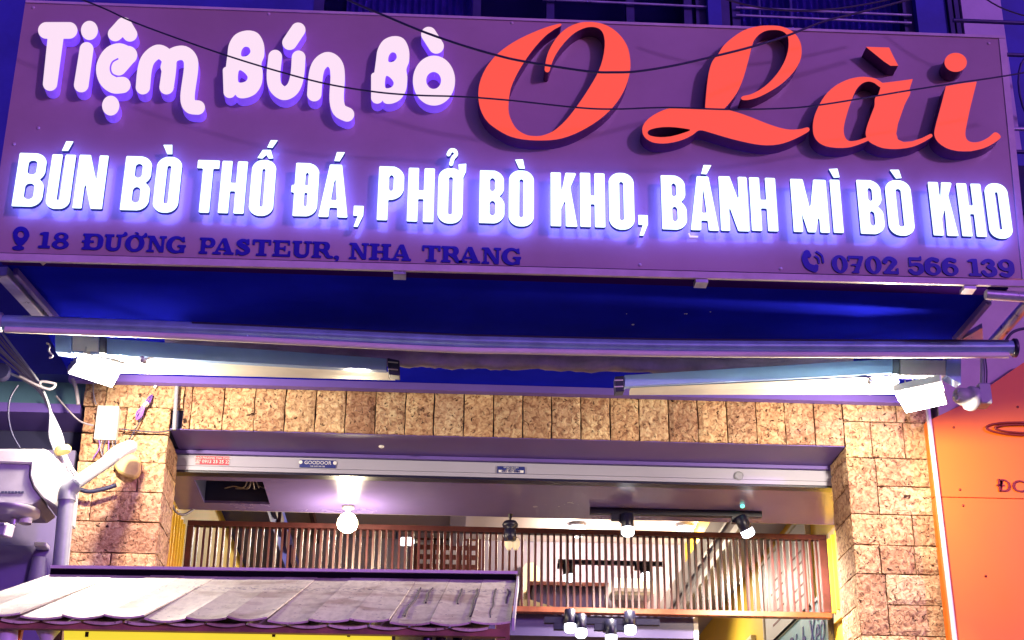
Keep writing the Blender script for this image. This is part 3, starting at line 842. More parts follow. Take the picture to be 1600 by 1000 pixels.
# ------------------------------------------------------------------ canopy box behind the sign
can = empty('canopy', (0, YS, ZU), 'deep dark blue canopy box between the shop front and the sign, steel framed', 'canopy')
xc0 = atz(22, 432, ZU).x; xc1 = atz(1560, 458, ZU).x
boxo('underside_sheet', (xc0, YS + .085, ZU), (xc1, YW - .012, ZU + .01), M['under'], can)
boxo('front_beam', (xc0, YS + .014, ZU - .026), (xc1, YS + .083, at(800, 417.5, YS + .05).z - .004), M['dark_violet'], can)
boxo('top_sheet', (xc0, YS + .085, 5.05), (xc1, YW - .012, 5.06), M['under'], can)
boxo('rear_beam', (xc0, YW - .075, ZU - .034), (xc1, YW - .034, ZU - .002), M['soffit'], can)
for s, x in ((-1, xc0), (1, xc1)):
    boxo('side_sheet', (x - .004, YS + .085, ZU + .012), (x + .004, YW - .012, 5.05), M['under'], can)
def rail(p, q, w, h, m='steel', name='side_rail'):
    mb = MB(); mb.bar(p, q, w, h); return mb.build(name, M[m], can, .003)
rail(atz(2, 424, ZU - .03), atz(74, 502, ZU - .03), .05, .04)
rail(atz(24, 424, ZU - .03), atz(92, 502, ZU - .03), .018, .03, 'soffit')
rail(atz(1545, 470, ZU - .03), atz(1492, 532, ZU - .03), .022, .03, 'soffit')
mb = MB(); mb.tube([atz(1612, 466, ZU - .03), atz(1540, 548, ZU - .03)], .022, 12); mb.build('side_tube', M['steel'], can)
mb = MB(); mb.tube([at(1540, 460, YS + .04), at(1625, 466, YS + .04)], .020, 12); mb.build('front_tube', M['steel'], can)
mb = MB(); mb.prism([atz(1502, 531, ZU - .05), atz(1535, 512, ZU - .05), atz(1536, 536, ZU - .05), atz(1516, 540, ZU - .05)], (0, 0, .02)); mb.build('gusset', M['steel'], can)
mb = MB(); mb.bar(at(-8, 403, YS + .03), at(60, 402, YS + .03), .02, .016); mb.bar(at(60, 402, YS + .03), at(69, 411, YS + .03), .02, .016); mb.build('corner_bracket', M['trim'], can)
for px, py in ((625, 429), (1095, 442), (1512, 452)):
    p = at(px, py, YS + .03)
    boxo('clip', (p.x - .024, YS - .001, p.z - .012), (p.x + .022, YS + .05, p.z + .010), M['steel'], can)
for px, py, r in ((989, 507, .006), (1070, 490, .003), (1073, 490, .004), (979, 490, .002), (1110, 487, .003)):
    mb = MB(); mb.lathe(atz(px, py, ZU - .0005), [(r, 0), (r*.7, -.002)], n=8); mb.build('paint_drip', M['white_plastic'], can)

# ------------------------------------------------------------------ the sign
sign = empty('shop_sign', at(800, 430, YS), 'wide violet shop sign board with pink, red and glowing white raised letters', 'sign')
def quad(name, pts, Y, th, m, par, bevel=0):
    mb = MB(); mb.prism([at(x, y, Y) for x, y in pts], (0, th, 0)); return mb.build(name, m, par, bevel)
TL, TR, BR, BL = (40, .5), (1567, 56), (1603, 447), (-20, 404)
def lerp(a, b, t): return (a[0] + (b[0]-a[0])*t, a[1] + (b[1]-a[1])*t)
quad('panel', [TL, TR, (1602, 436), (-20, 394)], YS, .05, M['panel'], sign)
quad('top_trim', [(TL[0], TL[1] - .5), (TR[0] + 4, TR[1] - .5), (TR[0] + 4, TR[1] + 3.5), (TL[0], TL[1] + 3)], YS - .006, .062, M['trim'], sign)
quad('side_trim', [(1561, 60), (1571, 60), (1608, 436), (1598, 436)], YS - .004, .058, M['trim'], sign)
quad('bottom_trim', [(-20, 395), (1603, 437.5), (1604, 447), (-20, 406)], YS - .008, .014, M['trim'], sign)

def px_letter(ops, scale, ox, oy, box, step, yf, depth, mats):
    loops = contours(ops, box, step)
    def fm(x, y):
        p = at(ox + x/scale, oy + y/scale, yf); return p.x, p.z
    return solid_letter('letter', loops, fm, yf, depth, mats, sign)
YP = YS - .056
PK = (M['pink_face'], M['pink_side'])
def pk1(ops, box): return px_letter(ops, 4, 0, 0, box, 2.6, YP, .0555, PK)
pk1([('S', [(290, 190), (432, 190)], 52), ('S', [(350, 215), (313, 523)], [50, 45])], (225, 125, 500, 590))
pk1([('S', [(541, 306), (508, 531)], [43, 46])], (450, 250, 600, 590))
pk1([('E', (559, 190), 53, 60)], (495, 120, 620, 260))
pk1([('S', [(720, 212), (774, 158)], [46, 50]), ('S', [(774, 158), (812, 214)], [50, 46])], (660, 98, 875, 275))
pk1([('S', [(742, 424), (795, 352), (800, 345)], [48, 56, 58]), ('S', [(800, 348), (745, 325), (690, 348), (655, 420), (668, 490), (712, 530), (765, 531)], [54, 55, 54, 54, 54, 53, 51]),
     ('-S', [(736, 368), (703, 388), (690, 425), (700, 460), (730, 478)], 5)], (590, 262, 870, 595))
pk1([('E', (692, 660), 54, 62)], (630, 590, 755, 730))
pk1([('S', [(893, 545), (905, 430), (930, 365), (985, 324), (1035, 345), (1058, 400), (1041, 545)], 45), ('S', [(1048, 420), (1075, 350), (1140, 330), (1185, 362), (1194, 430), (1172, 600), (1188, 662), (1236, 672)], 45)], (840, 268, 1290, 740))
Bshape = [('C', [(128, 320), (138, 250), (175, 195), (240, 173), (300, 188), (334, 245), (338, 315), (322, 362), (329, 410), (322, 480), (285, 535), (225, 558), (178, 545), (140, 470), (120, 400)]),
          ('P', [(128, 315), (200, 300), (180, 530), (106, 520), (112, 440)]), ('S', [(122, 400), (141, 522)], [20, 35]),
          ('-C', [(209, 319), (208, 290), (225, 267), (250, 270), (259, 295), (240, 317)]), ('-C', [(193, 403), (218, 407), (243, 437), (230, 463), (191, 465)]),
          ('-P', [(168, 566), (177, 538), (186, 566)])]
def pk2(ops, box): return px_letter(ops, 3.636, 320, 0, box, 2.4, YP, .0555, PK)
pk2(Bshape, (95, 160, 350, 570))
def mapB(P):
    return [(950 + (x-105)*.9 - (y-370)*.02, 205 + (y-173)) for x, y in P]
B2 = []
for o in Bshape:
    if o[0][-1] in 'CP': B2.append((o[0], mapB(o[1])))
    else: B2.append((o[0], mapB(o[1]), o[2]))
pk2(B2, (935, 195, 1175, 600))
pk2([('S', [(400, 322), (390, 430), (403, 495), (450, 530), (500, 502), (525, 430), (533, 326)], 39)], (345, 275, 580, 580))
pk2([('S', [(482, 242), (530, 170)], 42)], (430, 115, 585, 295))
pk2([('S', [(622, 535), (632, 420), (655, 362), (700, 336), (742, 365), (755, 430), (749, 560), (765, 625), (808, 650)], 41)], (570, 285, 860, 700))
pk2([('E', (1302, 458), 120, 142), ('-E', (1300, 457), 42, 48)], (1175, 308, 1430, 608))
pk2([('S', [(1272, 195), (1315, 262)], 43)], (1220, 145, 1365, 312))

YR = YS - .07
RD = (M['red_face'], M['red_side'])
O_ = [(566, 134), (500, 150), (420, 180), (330, 222), (250, 272), (185, 330), (135, 400), (105, 480), (100, 560), (115, 630), (150, 690), (205, 735), (280, 775), (360, 793), (450, 798), (540, 793), (620, 772), (700, 735), (780, 685), (850, 625), (905, 555), (942, 480), (962, 400), (962, 330), (945, 260), (905, 200), (850, 155), (790, 131), (730, 124), (670, 130), (610, 155), (560, 195), (520, 250), (492, 310), (479, 370), (477, 400), (490, 411), (504, 403), (513, 370), (540, 310), (582, 250), (640, 192), (700, 160), (750, 153), (790, 166), (812, 200), (818, 260), (805, 340), (778, 415), (735, 490), (690, 560), (640, 630), (590, 690), (530, 742), (470, 768), (420, 773), (370, 765), (320, 735), (290, 690), (273, 640), (272, 580), (285, 500), (320, 420), (365, 345), (420, 270), (480, 205), (530, 168), (566, 148)]
px_letter([('C', O_)], 3.636, 720, 0, (90, 115, 975, 810), 3.4, YR, .0695, RD)
L1 = [(486, 655), (492, 560), (500, 480), (512, 400), (535, 330), (575, 280), (610, 225), (670, 170), (750, 118), (840, 92), (920, 86), (1000, 92), (1070, 120), (1115, 165), (1138, 220), (1140, 290), (1120, 350), (1080, 410), (1020, 470), (950, 520), (860, 568), (790, 590), (742, 592), (730, 578), (745, 565), (800, 552), (870, 515), (930, 465), (985, 400), (1025, 330), (1048, 260), (1053, 200), (1045, 155), (1010, 125), (960, 116), (900, 122), (850, 150), (815, 195), (798, 250), (778, 330), (750, 430), (715, 520), (670, 590), (615, 652), (560, 690), (500, 690)]
L2 = [(610, 655), (700, 675), (800, 710), (900, 750), (990, 780), (1060, 793), (1130, 790), (1180, 778), (1195, 790), (1185, 808), (1130, 840), (1060, 872), (990, 893), (920, 900), (840, 895), (740, 875), (640, 850), (540, 820), (450, 798), (400, 830), (340, 860), (270, 880), (200, 888), (130, 880), (80, 850), (60, 810), (65, 765), (100, 720), (160, 680), (230, 652), (310, 640), (400, 645), (500, 650)]
L3 = [(385, 796), (320, 782), (240, 775), (165, 780), (110, 795), (95, 815), (115, 835), (180, 845), (250, 840), (320, 822)]
px_letter([('C', L1), ('C', L2), ('-C', L3)], 4.347, 990, 20, (50, 78, 1205, 910), 3.8, YR, .0695, RD)
A1 = [(585, 318), (640, 312), (720, 302), (806, 290), (780, 370), (745, 480), (700, 610), (688, 680), (700, 722), (740, 740), (800, 735), (870, 712), (930, 683), (945, 690), (940, 705), (880, 742), (800, 775), (700, 790), (600, 785), (530, 760), (490, 732), (470, 690), (475, 640), (495, 580), (530, 490), (560, 400)]
A2 = [(585, 315), (540, 288), (480, 275), (410, 277), (330, 298), (250, 340), (185, 400), (140, 470), (105, 550), (92, 620), (98, 690), (130, 740), (185, 770), (260, 782), (340, 780), (410, 762), (495, 725), (500, 700), (470, 708), (410, 728), (350, 732), (320, 700), (313, 640), (330, 560), (365, 450), (400, 370), (440, 325), (485, 308), (530, 318), (575, 350), (600, 335)]
px_letter([('P', [tuple(p) for p in A1]), ('C', A1[4:]), ('C', A2)], 4.571, 1250, 60, (82, 262, 960, 800), 4, YR, .0695, RD)
px_letter([('P', [(470, 60), (637, 65), (668, 130), (703, 196), (645, 195), (600, 165)])], 4.571, 1250, 60, (460, 50, 715, 205), 3, YR, .0695, RD)
px_letter([('E', (1112, 171), 80, 68)], 4.571, 1250, 60, (1025, 98, 1200, 245), 3, YR, .0695, RD)
I1 = [(1042, 342), (1150, 322), (1263, 308), (1240, 400), (1215, 500), (1190, 620), (1181, 680), (1195, 725), (1235, 742), (1290, 735), (1345, 708), (1395, 670), (1434, 704), (1385, 748), (1310, 785), (1220, 806), (1130, 805), (1050, 785), (990, 745), (962, 700), (962, 650), (985, 560), (1015, 450)]
px_letter([('P', I1[:6] + [tuple(p) for p in smooth(I1[5:16], 5)] + [tuple(p) for p in smooth(I1[15:], 5)])], 4.571, 1250, 60, (950, 298, 1445, 815), 4, YR, .0695, RD)

for px, py in [(60, 200), (52, 12), (420, 22), (800, 36), (1180, 48), (1545, 68), (1585, 240), (30, 385), (430, 396), (1000, 414), (1220, 420), (22, 225)]:
    mb = MB(); mb.lathe(at(px, py, YS - .0005), [(.007, 0), (.006, -.003), (.002, -.004)], (0, 1, 0), 8); mb.build('bolt', M['trim'], sign)
# glyphs of the condensed line, unit cap height
def gB(W, s): return [('R', (0, .47, W*.97, 1, .2)), ('R', (0, 0, W, .54, .2)), ('R', (0, 0, W*.6, 1, 0)), ('-R', (s, .60, W-s*.95, .86, .06)), ('-R', (s, .14, W-s*.9, .43, .07))]
def gU(W, s): return [('R', (0, -.01, W, .9, W*.42)), ('R', (0, .4, W, 1, 0)), ('-R', (s, .15, W-s, 1.5, W/2-s-.001))]
def gN(W, s): return [('R', (0, 0, s*.86, 1, 0)), ('R', (W-s*.86, 0, W, 1, 0)), ('P', [(0, 1), (s*1.08, 1), (W, 0), (W-s*1.08, 0)])]
def gO(W, s): return [('R', (0, -.015, W, 1.015, W*.46)), ('-R', (s, .15, W-s, .85, max(W/2-s-.002, .02)))]
def gT(W, s): return [('R', (0, .84, W, 1, 0)), ('R', (W/2-s/2, 0, W/2+s/2, 1, 0))]
def gH(W, s): return [('R', (0, 0, s, 1, 0)), ('R', (W-s, 0, W, 1, 0)), ('R', (0, .42, W, .58, 0))]
def gDD(W, s): return [('R', (.05, 0, W, 1, .2)), ('R', (.05, 0, W*.55, 1, 0)), ('-R', (s+.05, .15, W-s, .85, .08)), ('R', (0, .44, W*.60, .58, 0))]
def gA(W, s):
    i = lambda v: s*.95 + (W/2 - s*.95)*v/.80
    return [('P', [(0, 0), (W*.29, 1), (W*.71, 1), (W, 0)]), ('-P', [(s*.95, -.1), (i(.18), .18), (W-i(.18), .18), (W-s*.95, -.1)]), ('-P', [(i(.32), .32), (W/2, .80), (W-i(.32), .32)])]
def gP(W, s): return [('R', (0, .38, W, 1, .22)), ('R', (0, .38, W*.6, 1, 0)), ('R', (0, 0, s, 1, 0)), ('-R', (s, .53, W-s, .85, .07))]
def gK(W, s): return [('R', (0, 0, s, 1, 0)), ('P', [(s*.9, .50), (W-s*1.12, 1), (W-.01, 1), (s*.9, .26)]), ('P', [(s+.07, .60), (s+.15, .76), (W, 0), (W-s*1.12, 0)])]
def gM(W, s):
    t = s*.92
    return [('R', (0, 0, t, 1, 0)), ('R', (W-t, 0, W, 1, 0)), ('P', [(0.02, 1), (t*1.35, 1), (W/2+t*.42, 0), (W/2-t*.42, 0)]), ('P', [(W-.02, 1), (W-t*1.35, 1), (W/2-t*.42, 0), (W/2+t*.42, 0)])]
def gI(W, s): return [('R', (0, 0, W, 1, 0))]
def gC(W, s): return [('P', [(0, 1), (W, 1), (W, .55), (W*.5, 0), (W*.08, 0), (W*.45, .52), (0, .52)])]
WH = (M['white_face'], M['blue_side'], M['blue_back'])
YWF = YS - .058
def plane_xz(px, py, Y): p = at(px, py, Y); return p.x, p.z
def type_letter(g, s, xl, xr, yb, yt, yf, dep, mats, off=0, step=.022, pad=.1):
    X0, Za = plane_xz(xl, yb, yf); X1, Zb = plane_xz(xr, yb, yf); Z1 = plane_xz((xl+xr)/2, yt, yf)[1]
    Z0 = (Za+Zb)/2; H = Z1 - Z0; Wd = (X1-X0)/H
    ops = g(Wd, s)
    loops = contours(ops, (-pad, -.12, Wd + pad + .05, 1.16), step)
    return solid_letter('letter', loops, lambda u, v: (X0 + u*H, Z0 + v*H), yf, dep, mats, sign)
LINE = [(gB, 17.8, 64.3, 322.9, 239), (gU, 69.6, 107.5, 325.5, 241), (gN, 112.9, 159.3, 326, 242), (gB, 186.9, 231, 328.6, 244), (gO, 237, 277, 331, 246),
        (gT, 301, 336, 332.3, 250), (gH, 340, 380.6, 333.4, 251.5), (gO, 387.5, 426, 336, 251), (gDD, 452, 494.5, 338, 254.6), (gA, 497, 543, 339.4, 257), (gC, 551, 566.7, 354.4, 321.5),
        (gP, 588.5, 629, 344.4, 260), (gH, 635.4, 677, 346.5, 262.5), (gO, 683, 722.3, 348, 264), (gB, 748.3, 788, 349, 266.4), (gO, 794.5, 834, 352.5, 267.5),
        (gK, 860.4, 902.4, 353.8, 269.8), (gH, 906.8, 946, 354.9, 270.4), (gO, 952.2, 992, 357.5, 271.5), (gC, 998, 1013, 368.3, 336), (gB, 1035, 1074.3, 358.8, 274.3), (gA, 1079.5, 1123.6, 360, 275.6),
        (gN, 1126.8, 1171.4, 361, 276), (gH, 1175, 1216.5, 361, 277.7), (gM, 1240.4, 1296.8, 363, 280.4), (gI, 1303, 1318.6, 363.8, 281), (gB, 1345.4, 1384, 365.7, 281.7), (gO, 1390, 1430.7, 367, 283),
        (gK, 1459, 1498, 368.3, 285), (gH, 1504, 1542.2, 369.6, 287), (gO, 1547.5, 1584, 371.7, 288)]
for g_, a, b, c, d in LINE: type_letter(g_, .172, a, b, c, d, YWF, .018, WH)
def mark(ops, scale, ox, oy):
    P = [p for o in ops for p in o[1]]
    xs_ = [p[0] for p in P]; ys_ = [p[1] for p in P]; e = 20
    px_letter(ops, scale, ox, oy, (min(xs_)-e, min(ys_)-e, max(xs_)+e, max(ys_)+e), 2.2, YWF, .018, WH)
mark([('P', [(395, 40), (438, 42), (406, 98), (368, 98)])], 3.81, 0, 210)
mark([('P', [(972, 62), (1026, 62), (1026, 118), (996, 118)])], 3.81, 0, 210)
mark([('P', [(8, 140), (40, 92), (88, 92), (103, 143), (76, 145), (62, 122), (38, 144)])], 3.81, 400, 210)
mark([('P', [(88, 34), (130, 35), (98, 80), (66, 78)])], 3.81, 400, 210)
mark([('P', [(482, 105), (530, 106), (498, 160), (466, 158)])], 3.81, 400, 210)
mark([('S', [(1146, 118), (1160, 96), (1184, 98), (1190, 120), (1172, 142), (1162, 176)], 12)], 3.81, 400, 210)
mark([('P', [(1205, 178), (1252, 174), (1250, 222), (1232, 262), (1210, 262)])], 3.81, 400, 210)
mark([('P', [(18, 150), (65, 148), (77, 205), (42, 203)])], 3.81, 800, 210)
mark([('P', [(1140, 182), (1187, 183), (1158, 238), (1126, 235)])], 3.81, 800, 210)
mark([('P', [(438, 168), (490, 165), (503, 218), (467, 220)])], 3.81, 1180, 220)
mark([('P', [(800, 172), (855, 172), (872, 222), (838, 225)])], 3.81, 1180, 220)

# heavy slab lettering, flat vinyl
def sl_(x0, y0, x1, y1): return ('R', (x0, y0, x1, y1, .03))
s1 = lambda W: [sl_(W*.32, 0, W*.32+.28, 1), sl_(0, 0, W, .16), ('P', [(W*.34, 1), (W*.34, .82), (W*.0, .80), (W*.0, .92)])]
s8 = lambda W: [('E', (W/2, .74), W*.42, .27), ('E', (W/2, .27), W*.5, .29), ('-E', (W/2, .76), W*.17, .13), ('-E', (W/2, .26), W*.2, .14)]
sDD = lambda W: [sl_(W*.10, 0, W*.36, 1), sl_(0, 0, W*.5, .15), sl_(0, .85, W*.5, 1), ('R', (W*.15, 0, W, 1, .42)), ('-R', (W*.36, .15, W*.74, .85, .17)), sl_(W*.1, 0, W*.36, 1), sl_(-.04, .44, W*.55, .58)]
sU = lambda W: [('R', (W*.10, -.03, W*.88, .85, .36)), sl_(W*.10, .4, W*.37, 1), sl_(W*.72, .4, W*.88, 1), ('-R', (W*.37, .17, W*.72, 1.5, .15)), sl_(0, .86, W*.5, 1), sl_(W*.6, .86, W, 1)]
sUH = lambda W: sU(W*.88) + [('S', [(W*.80, .93), (W*.95, 1.02), (W*.93, 1.1)], [.07, .10, .08])]
sO = lambda W: [('E', (W/2, .5), W/2, .53), ('-E', (W/2, .5), W/2-.29, .36)]
sOH = lambda W: sO(W*.92) + [('S', [(W*.76, .88), (W*.92, .98), (W*.93, 1.08)], [.06, .10, .08]), ('P', [(W*.25, 1.32), (W*.42, 1.34), (W*.62, 1.08), (W*.52, 1.06)])]
sN = lambda W: [sl_(W*.13, 0, W*.27, 1), sl_(W*.75, 0, W*.89, 1), ('P', [(W*.08, 1), (W*.36, 1), (W*.90, 0), (W*.68, 0)]), sl_(0, 0, W*.40, .13), sl_(0, .87, W*.3, 1), sl_(W*.62, .87, W, 1)]
sG = lambda W: [('E', (W/2, .5), W/2, .53), ('-E', (W*.56, .5), W/2-.24, .36), ('-R', (W*.62, .42, W*1.1, .68, .01)), sl_(W*.72, .02, W*.95, .45), sl_(W*.58, .36, W*1.02, .49), sl_(W*.80, .68, W*.92, 1.0)]
sP = lambda W: [sl_(W*.12, 0, W*.38, 1), sl_(0, 0, W*.55, .15), sl_(0, .86, W*.5, 1), ('R', (W*.2, .38, W, 1, .29)), ('-R', (W*.38, .52, W*.72, .86, .14))]
sA = lambda W: [('P', [(W*.08, .06), (W*.42, 1), (W*.62, 1), (W*.95, .06), (W*.66, .06), (W*.44, .78), (W*.22, .06)]), sl_(W*.25, .27, W*.7, .39), sl_(-.02, 0, W*.40, .14), sl_(W*.52, 0, W*1.02, .14)]
sS = lambda W: [('S', [(W*.80, .72), (W*.66, .87), (W*.40, .89), (W*.22, .74), (W*.42, .58), (W*.68, .46), (W*.82, .28), (W*.62, .11), (W*.38, .10), (W*.16, .28)], [.09, .10, .11, .13, .15, .15, .14, .11, .1, .08]), sl_(W*.74, .66, W*.88, 1.0), sl_(W*.08, 0, W*.2, .36)]
sT = lambda W: [sl_(0, .85, W, 1), sl_(W*.37, 0, W*.65, 1), sl_(W*.22, 0, W*.8, .14), sl_(0, .66, W*.13, .98), sl_(W*.87, .66, W, .98)]
sE = lambda W: [sl_(W*.12, 0, W*.38, 1), sl_(0, 0, W, .14), sl_(0, .86, W*.95, 1), sl_(W*.3, .44, W*.7, .56), sl_(W*.62, .34, W*.72, .66), sl_(W*.86, 0, W, .36), sl_(W*.84, .7, W*.95, 1)]
sR = lambda W: [sl_(W*.10, 0, W*.34, 1), sl_(0, 0, W*.46, .14), sl_(0, .86, W*.4, 1), ('R', (W*.2, .42, W*.84, 1, .27)), ('-R', (W*.34, .55, W*.58, .87, .12)), ('S', [(W*.50, .46), (W*.66, .34), (W*.78, .10), (W*.96, .07)], [.10, .13, .11, .07])]
sC = lambda W: [('E', (W*.5, .72), W*.48, .28), ('S', [(W*.75, .7), (W*.7, .3), (W*.2, .05)], [.2, .14, .05])]
sH = lambda W: [sl_(W*.12, 0, W*.36, 1), sl_(W*.64, 0, W*.88, 1), sl_(W*.3, .43, W*.7, .57), sl_(0, 0, W*.46, .14), sl_(0, .86, W*.46, 1), sl_(W*.54, 0, W, .14), sl_(W*.54, .86, W, 1)]
s0 = lambda W: [('E', (W/2, .5), W/2, .52), ('-E', (W/2, .5), W/2-.27, .37)]
s7 = lambda W: [sl_(0, .84, W, 1), sl_(0, .68, W*.12, 1), ('P', [(W*.72, .86), (W*1.0, .86), (W*.60, 0), (W*.28, 0)]), sl_(W*.18, .42, W*.85, .53), sl_(W*.2, 0, W*.68, .12)]
s2 = lambda W: [('S', [(W*.16, .70), (W*.30, .88), (W*.58, .88), (W*.78, .70), (W*.62, .48), (W*.22, .12)], [.13, .11, .12, .15, .13, .1]), sl_(0, 0, W, .17), sl_(W*.86, 0, W, .36)]
s5 = lambda W: [sl_(W*.05, .82, W*.90, 1), sl_(W*.05, .45, W*.20, 1), ('S', [(W*.14, .52), (W*.45, .60), (W*.78, .52), (W*.82, .26), (W*.6, .09), (W*.3, .09), (W*.12, .22)], [.07, .09, .13, .15, .10, .10, .12]), sl_(W*.75, .82, W*.9, 1.08)]
s6 = lambda W: [('E', (W*.5, .33), W*.5, .35), ('-E', (W*.52, .31), W*.20, .18), ('S', [(W*.16, .36), (W*.20, .68), (W*.45, .93), (W*.80, .86)], [.14, .15, .10, .12])]
s9 = lambda W: [('E', (W*.5, .67), W*.5, .35), ('-E', (W*.48, .69), W*.20, .18), ('S', [(W*.84, .64), (W*.80, .32), (W*.55, .07), (W*.20, .14)], [.14, .15, .10, .12])]
s3 = lambda W: [('S', [(W*.16, .78), (W*.36, .90), (W*.66, .88), (W*.76, .72), (W*.46, .54)], [.11, .10, .12, .13, .09]), ('S', [(W*.46, .54), (W*.80, .42), (W*.82, .20), (W*.55, .08), (W*.28, .09), (W*.12, .24)], [.09, .14, .14, .10, .10, .12])]
NV = (M['navy_vinyl'], M['navy_vinyl'])
YV = YS - .005
def small(g, xl, xr, yb, h): type_letter(lambda W, s: g(W), 0, xl, xr, yb, yb - h, YV, .0045, NV, step=.05, pad=.15)
bl1 = lambda x: 387.3 + (x-60)*.0352
ADR = [(s1, 59, 77.5), (s8, 80, 106.5), (sDD, 127, 160), (sUH, 161, 195), (sOH, 194, 227), (sN, 228, 258.5), (sG, 258.5, 289), (sP, 310, 335), (sA, 332, 364.5), (sS, 366, 391), (sT, 393, 422.5), (sE, 425, 453.5), (sU, 455.5, 486), (sR, 486.5, 520),
       (sN, 545, 575.5), (sH, 576.5, 610.5), (sA, 611, 642), (sT, 659, 688), (sR, 689, 722), (sA, 717, 750), (sN, 752.5, 783), (sG, 784, 814)]
for g_, a, b in ADR: small(g_, a, b, bl1((a+b)/2), 25.5)
type_letter(lambda W, s: sC(W), 0, 521, 529.5, 409, 399, YV, .0045, NV, step=.08, pad=.3)
bl2 = lambda x: 426 + (x-1312)*.0248
for g_, a, b in [(s0, 1301, 1326), (s7, 1327, 1351), (s0, 1353.5, 1379), (s2, 1381, 1405), (s5, 1421, 1445), (s6, 1446, 1472), (s6, 1473.5, 1499), (s1, 1515, 1535), (s3, 1535.5, 1559), (s9, 1562, 1587)]:
    small(g_, a, b, bl2((a+b)/2), 27)
px_letter([('S', [(125, 102), (120, 130), (118, 158)], [50, 34, 8]), ('-E', (124, 100), 20, 20), ('E', (108, 180), 36, 14), ('S', [(116, 150), (116, 178)], 10)], 3.81, 0, 340, (60, 40, 190, 205), 3, YV, .0045, NV).name = 'location_mark'
px_letter([('S', [(92, 115), (78, 150), (100, 200), (148, 222)], [24, 20, 21, 24]), ('S', [(88, 108), (108, 128)], 16), ('S', [(140, 228), (158, 206)], 16)], 4.444, 1240, 370, (45, 80, 190, 255), 3.2, YV, .0045, NV).name = 'phone_mark'
px_letter([('S', [(152, 135), (172, 150), (178, 178)], 7)], 4.444, 1240, 370, (135, 120, 195, 190), 2.5, YV, .0045, NV).name = 'phone_wave'
px_letter([('S', [(160, 104), (196, 130), (207, 176)], 7)], 4.444, 1240, 370, (145, 90, 225, 190), 2.5, YV, .0045, NV).name = 'phone_wave'
# pink scratch mark under the white A
quad('trim_scrap', [(1076, 364), (1077.5, 364), (1079, 368), (1091, 368.6), (1091, 370), (1078, 369.6)], YS - .012, .006, M['pink_face'], sign)

# ------------------------------------------------------------------ awning: roller tube, rolled canvas, folded arms
aw = empty('retractable_awning', at(800, 536, 5.47), 'long folded awning with silver roller tube and two folded arms under the canopy', 'awning')
mb = MB(); mb.tube(smooth([at(x, y, 5.47) for x, y in ((5, 504), (300, 515), (680, 532.5), (800, 536), (1040, 541), (1300, 542.5), (1582, 543.5))], 4), .030, 20); mb.build('roller_tube', M['roller'], aw)
mb = MB(); mb.tube(smooth([at(x, y, 5.455) for x, y in ((8, 515), (300, 526.5), (680, 545.5), (800, 548.5), (1040, 553), (1300, 554.5), (1576, 555))], 4), .012, 10); mb.build('front_lip', M['arm_white'], aw)
mb = MB(); mb.tube(smooth([at(x, y, 5.445) for x, y in ((300, 504), (680, 521.5), (800, 525), (1040, 530), (1300, 531.5), (1576, 532.5))], 4), .0045, 8); mb.build('top_groove', M['black_plastic'], aw)
for px, py, d in ((3, 504, -1), (1583, 543.5, 1)):
    mb = MB(); c = at(px, py, 5.47); mb.lathe(c, [(.031, -.004), (.038, 0), (.038, .012), (.02, .018)], (d, 0, 0), 18); mb.build('end_cap', M['black_plastic'] if d > 0 else M['steel'], aw)
pts = smooth([at(x, y, 5.72) for x, y in ((260, 530), (440, 543), (600, 556), (700, 560), (800, 562), (960, 566), (1120, 568), (1330, 566))], 14)
vs = []; mb = MB(); nn = 16
R2 = random.Random(5)
ph = [R2.uniform(0, 6.28) for _ in range(6)]
for i, p in enumerate(pts):
    for k in range(nn):
        a = 2*math.pi*k/nn
        r = .040 + .003*math.sin(i*.55 + ph[0] + 2*a) + .0025*math.sin(i*1.3 + ph[1] - 3*a) + .002*math.sin(i*2.9 + ph[2] + a) + R2.uniform(-.001, .001)
        vs.append((p[0], p[1] + math.sin(a)*r, p[2] + math.cos(a)*r))
mb.add(vs, [(i*nn+k, i*nn+(k+1) % nn, (i+1)*nn+(k+1) % nn, (i+1)*nn+k) for i in range(len(pts)-1) for k in range(nn)], 0, True)
mb.build('rolled_canvas', M['canvas'], aw)
def armq(name, pts, Y0, Y1, th, m):
    Yv = [Y0, Y1, Y1, Y0] if name != 'lower_arm' else [Y0 - .02, Y1 - .02, Y1 + .05, Y0 + .15] if pts[0][0] < 800 else [Y0 - .02, Y1 - .02, Y1 + .15, Y0 + .05]
    mb = MB(); mb.prism([at(p[0], p[1], y) for p, y in zip(pts, Yv)], (0, th, .004)); return mb.build(name, M[m], aw, .002)
armq('upper_arm', [(104, 524), (604, 560), (604, 578.5), (104, 551)], 5.60, 5.62, .04, 'arm')
armq('lower_arm', [(130, 552.5), (603, 579.5), (618, 589), (130, 576)], 5.64, 5.66, .05, 'arm_white')
armq('elbow_cap', [(605, 559), (624, 563), (625, 587), (607, 585)], 5.61, 5.61, .06, 'black_plastic')
for y in (565, 576): armq('elbow_rib', [(606, y), (622, y + 1.5), (622, y + 3), (606, y + 1.5)], 5.606, 5.606, .004, 'arm_white')
armq('shoulder_block', [(86, 523), (112, 525), (112, 552), (86, 549)], 5.59, 5.59, .06, 'arm')
armq('clear_cover', [(113, 524), (154, 528), (154, 550), (113, 548)], 5.592, 5.592, .004, 'white_plastic')
armq('arm_collar', [(155, 526), (166, 527), (166, 552), (155, 551)], 5.590, 5.590, .05, 'black_plastic')
mb = MB(); mb.tube(smooth([at(x, y, 5.57) for x, y in ((73, 536), (78, 540), (76, 548), (82, 556), (77, 559))], 5), .004, 6); mb.build('hook', M['cable_w'], aw)
armq('upper_arm', [(976, 586), (1396, 560), (1396, 583), (976, 604)], 5.62, 5.60, .04, 'arm')
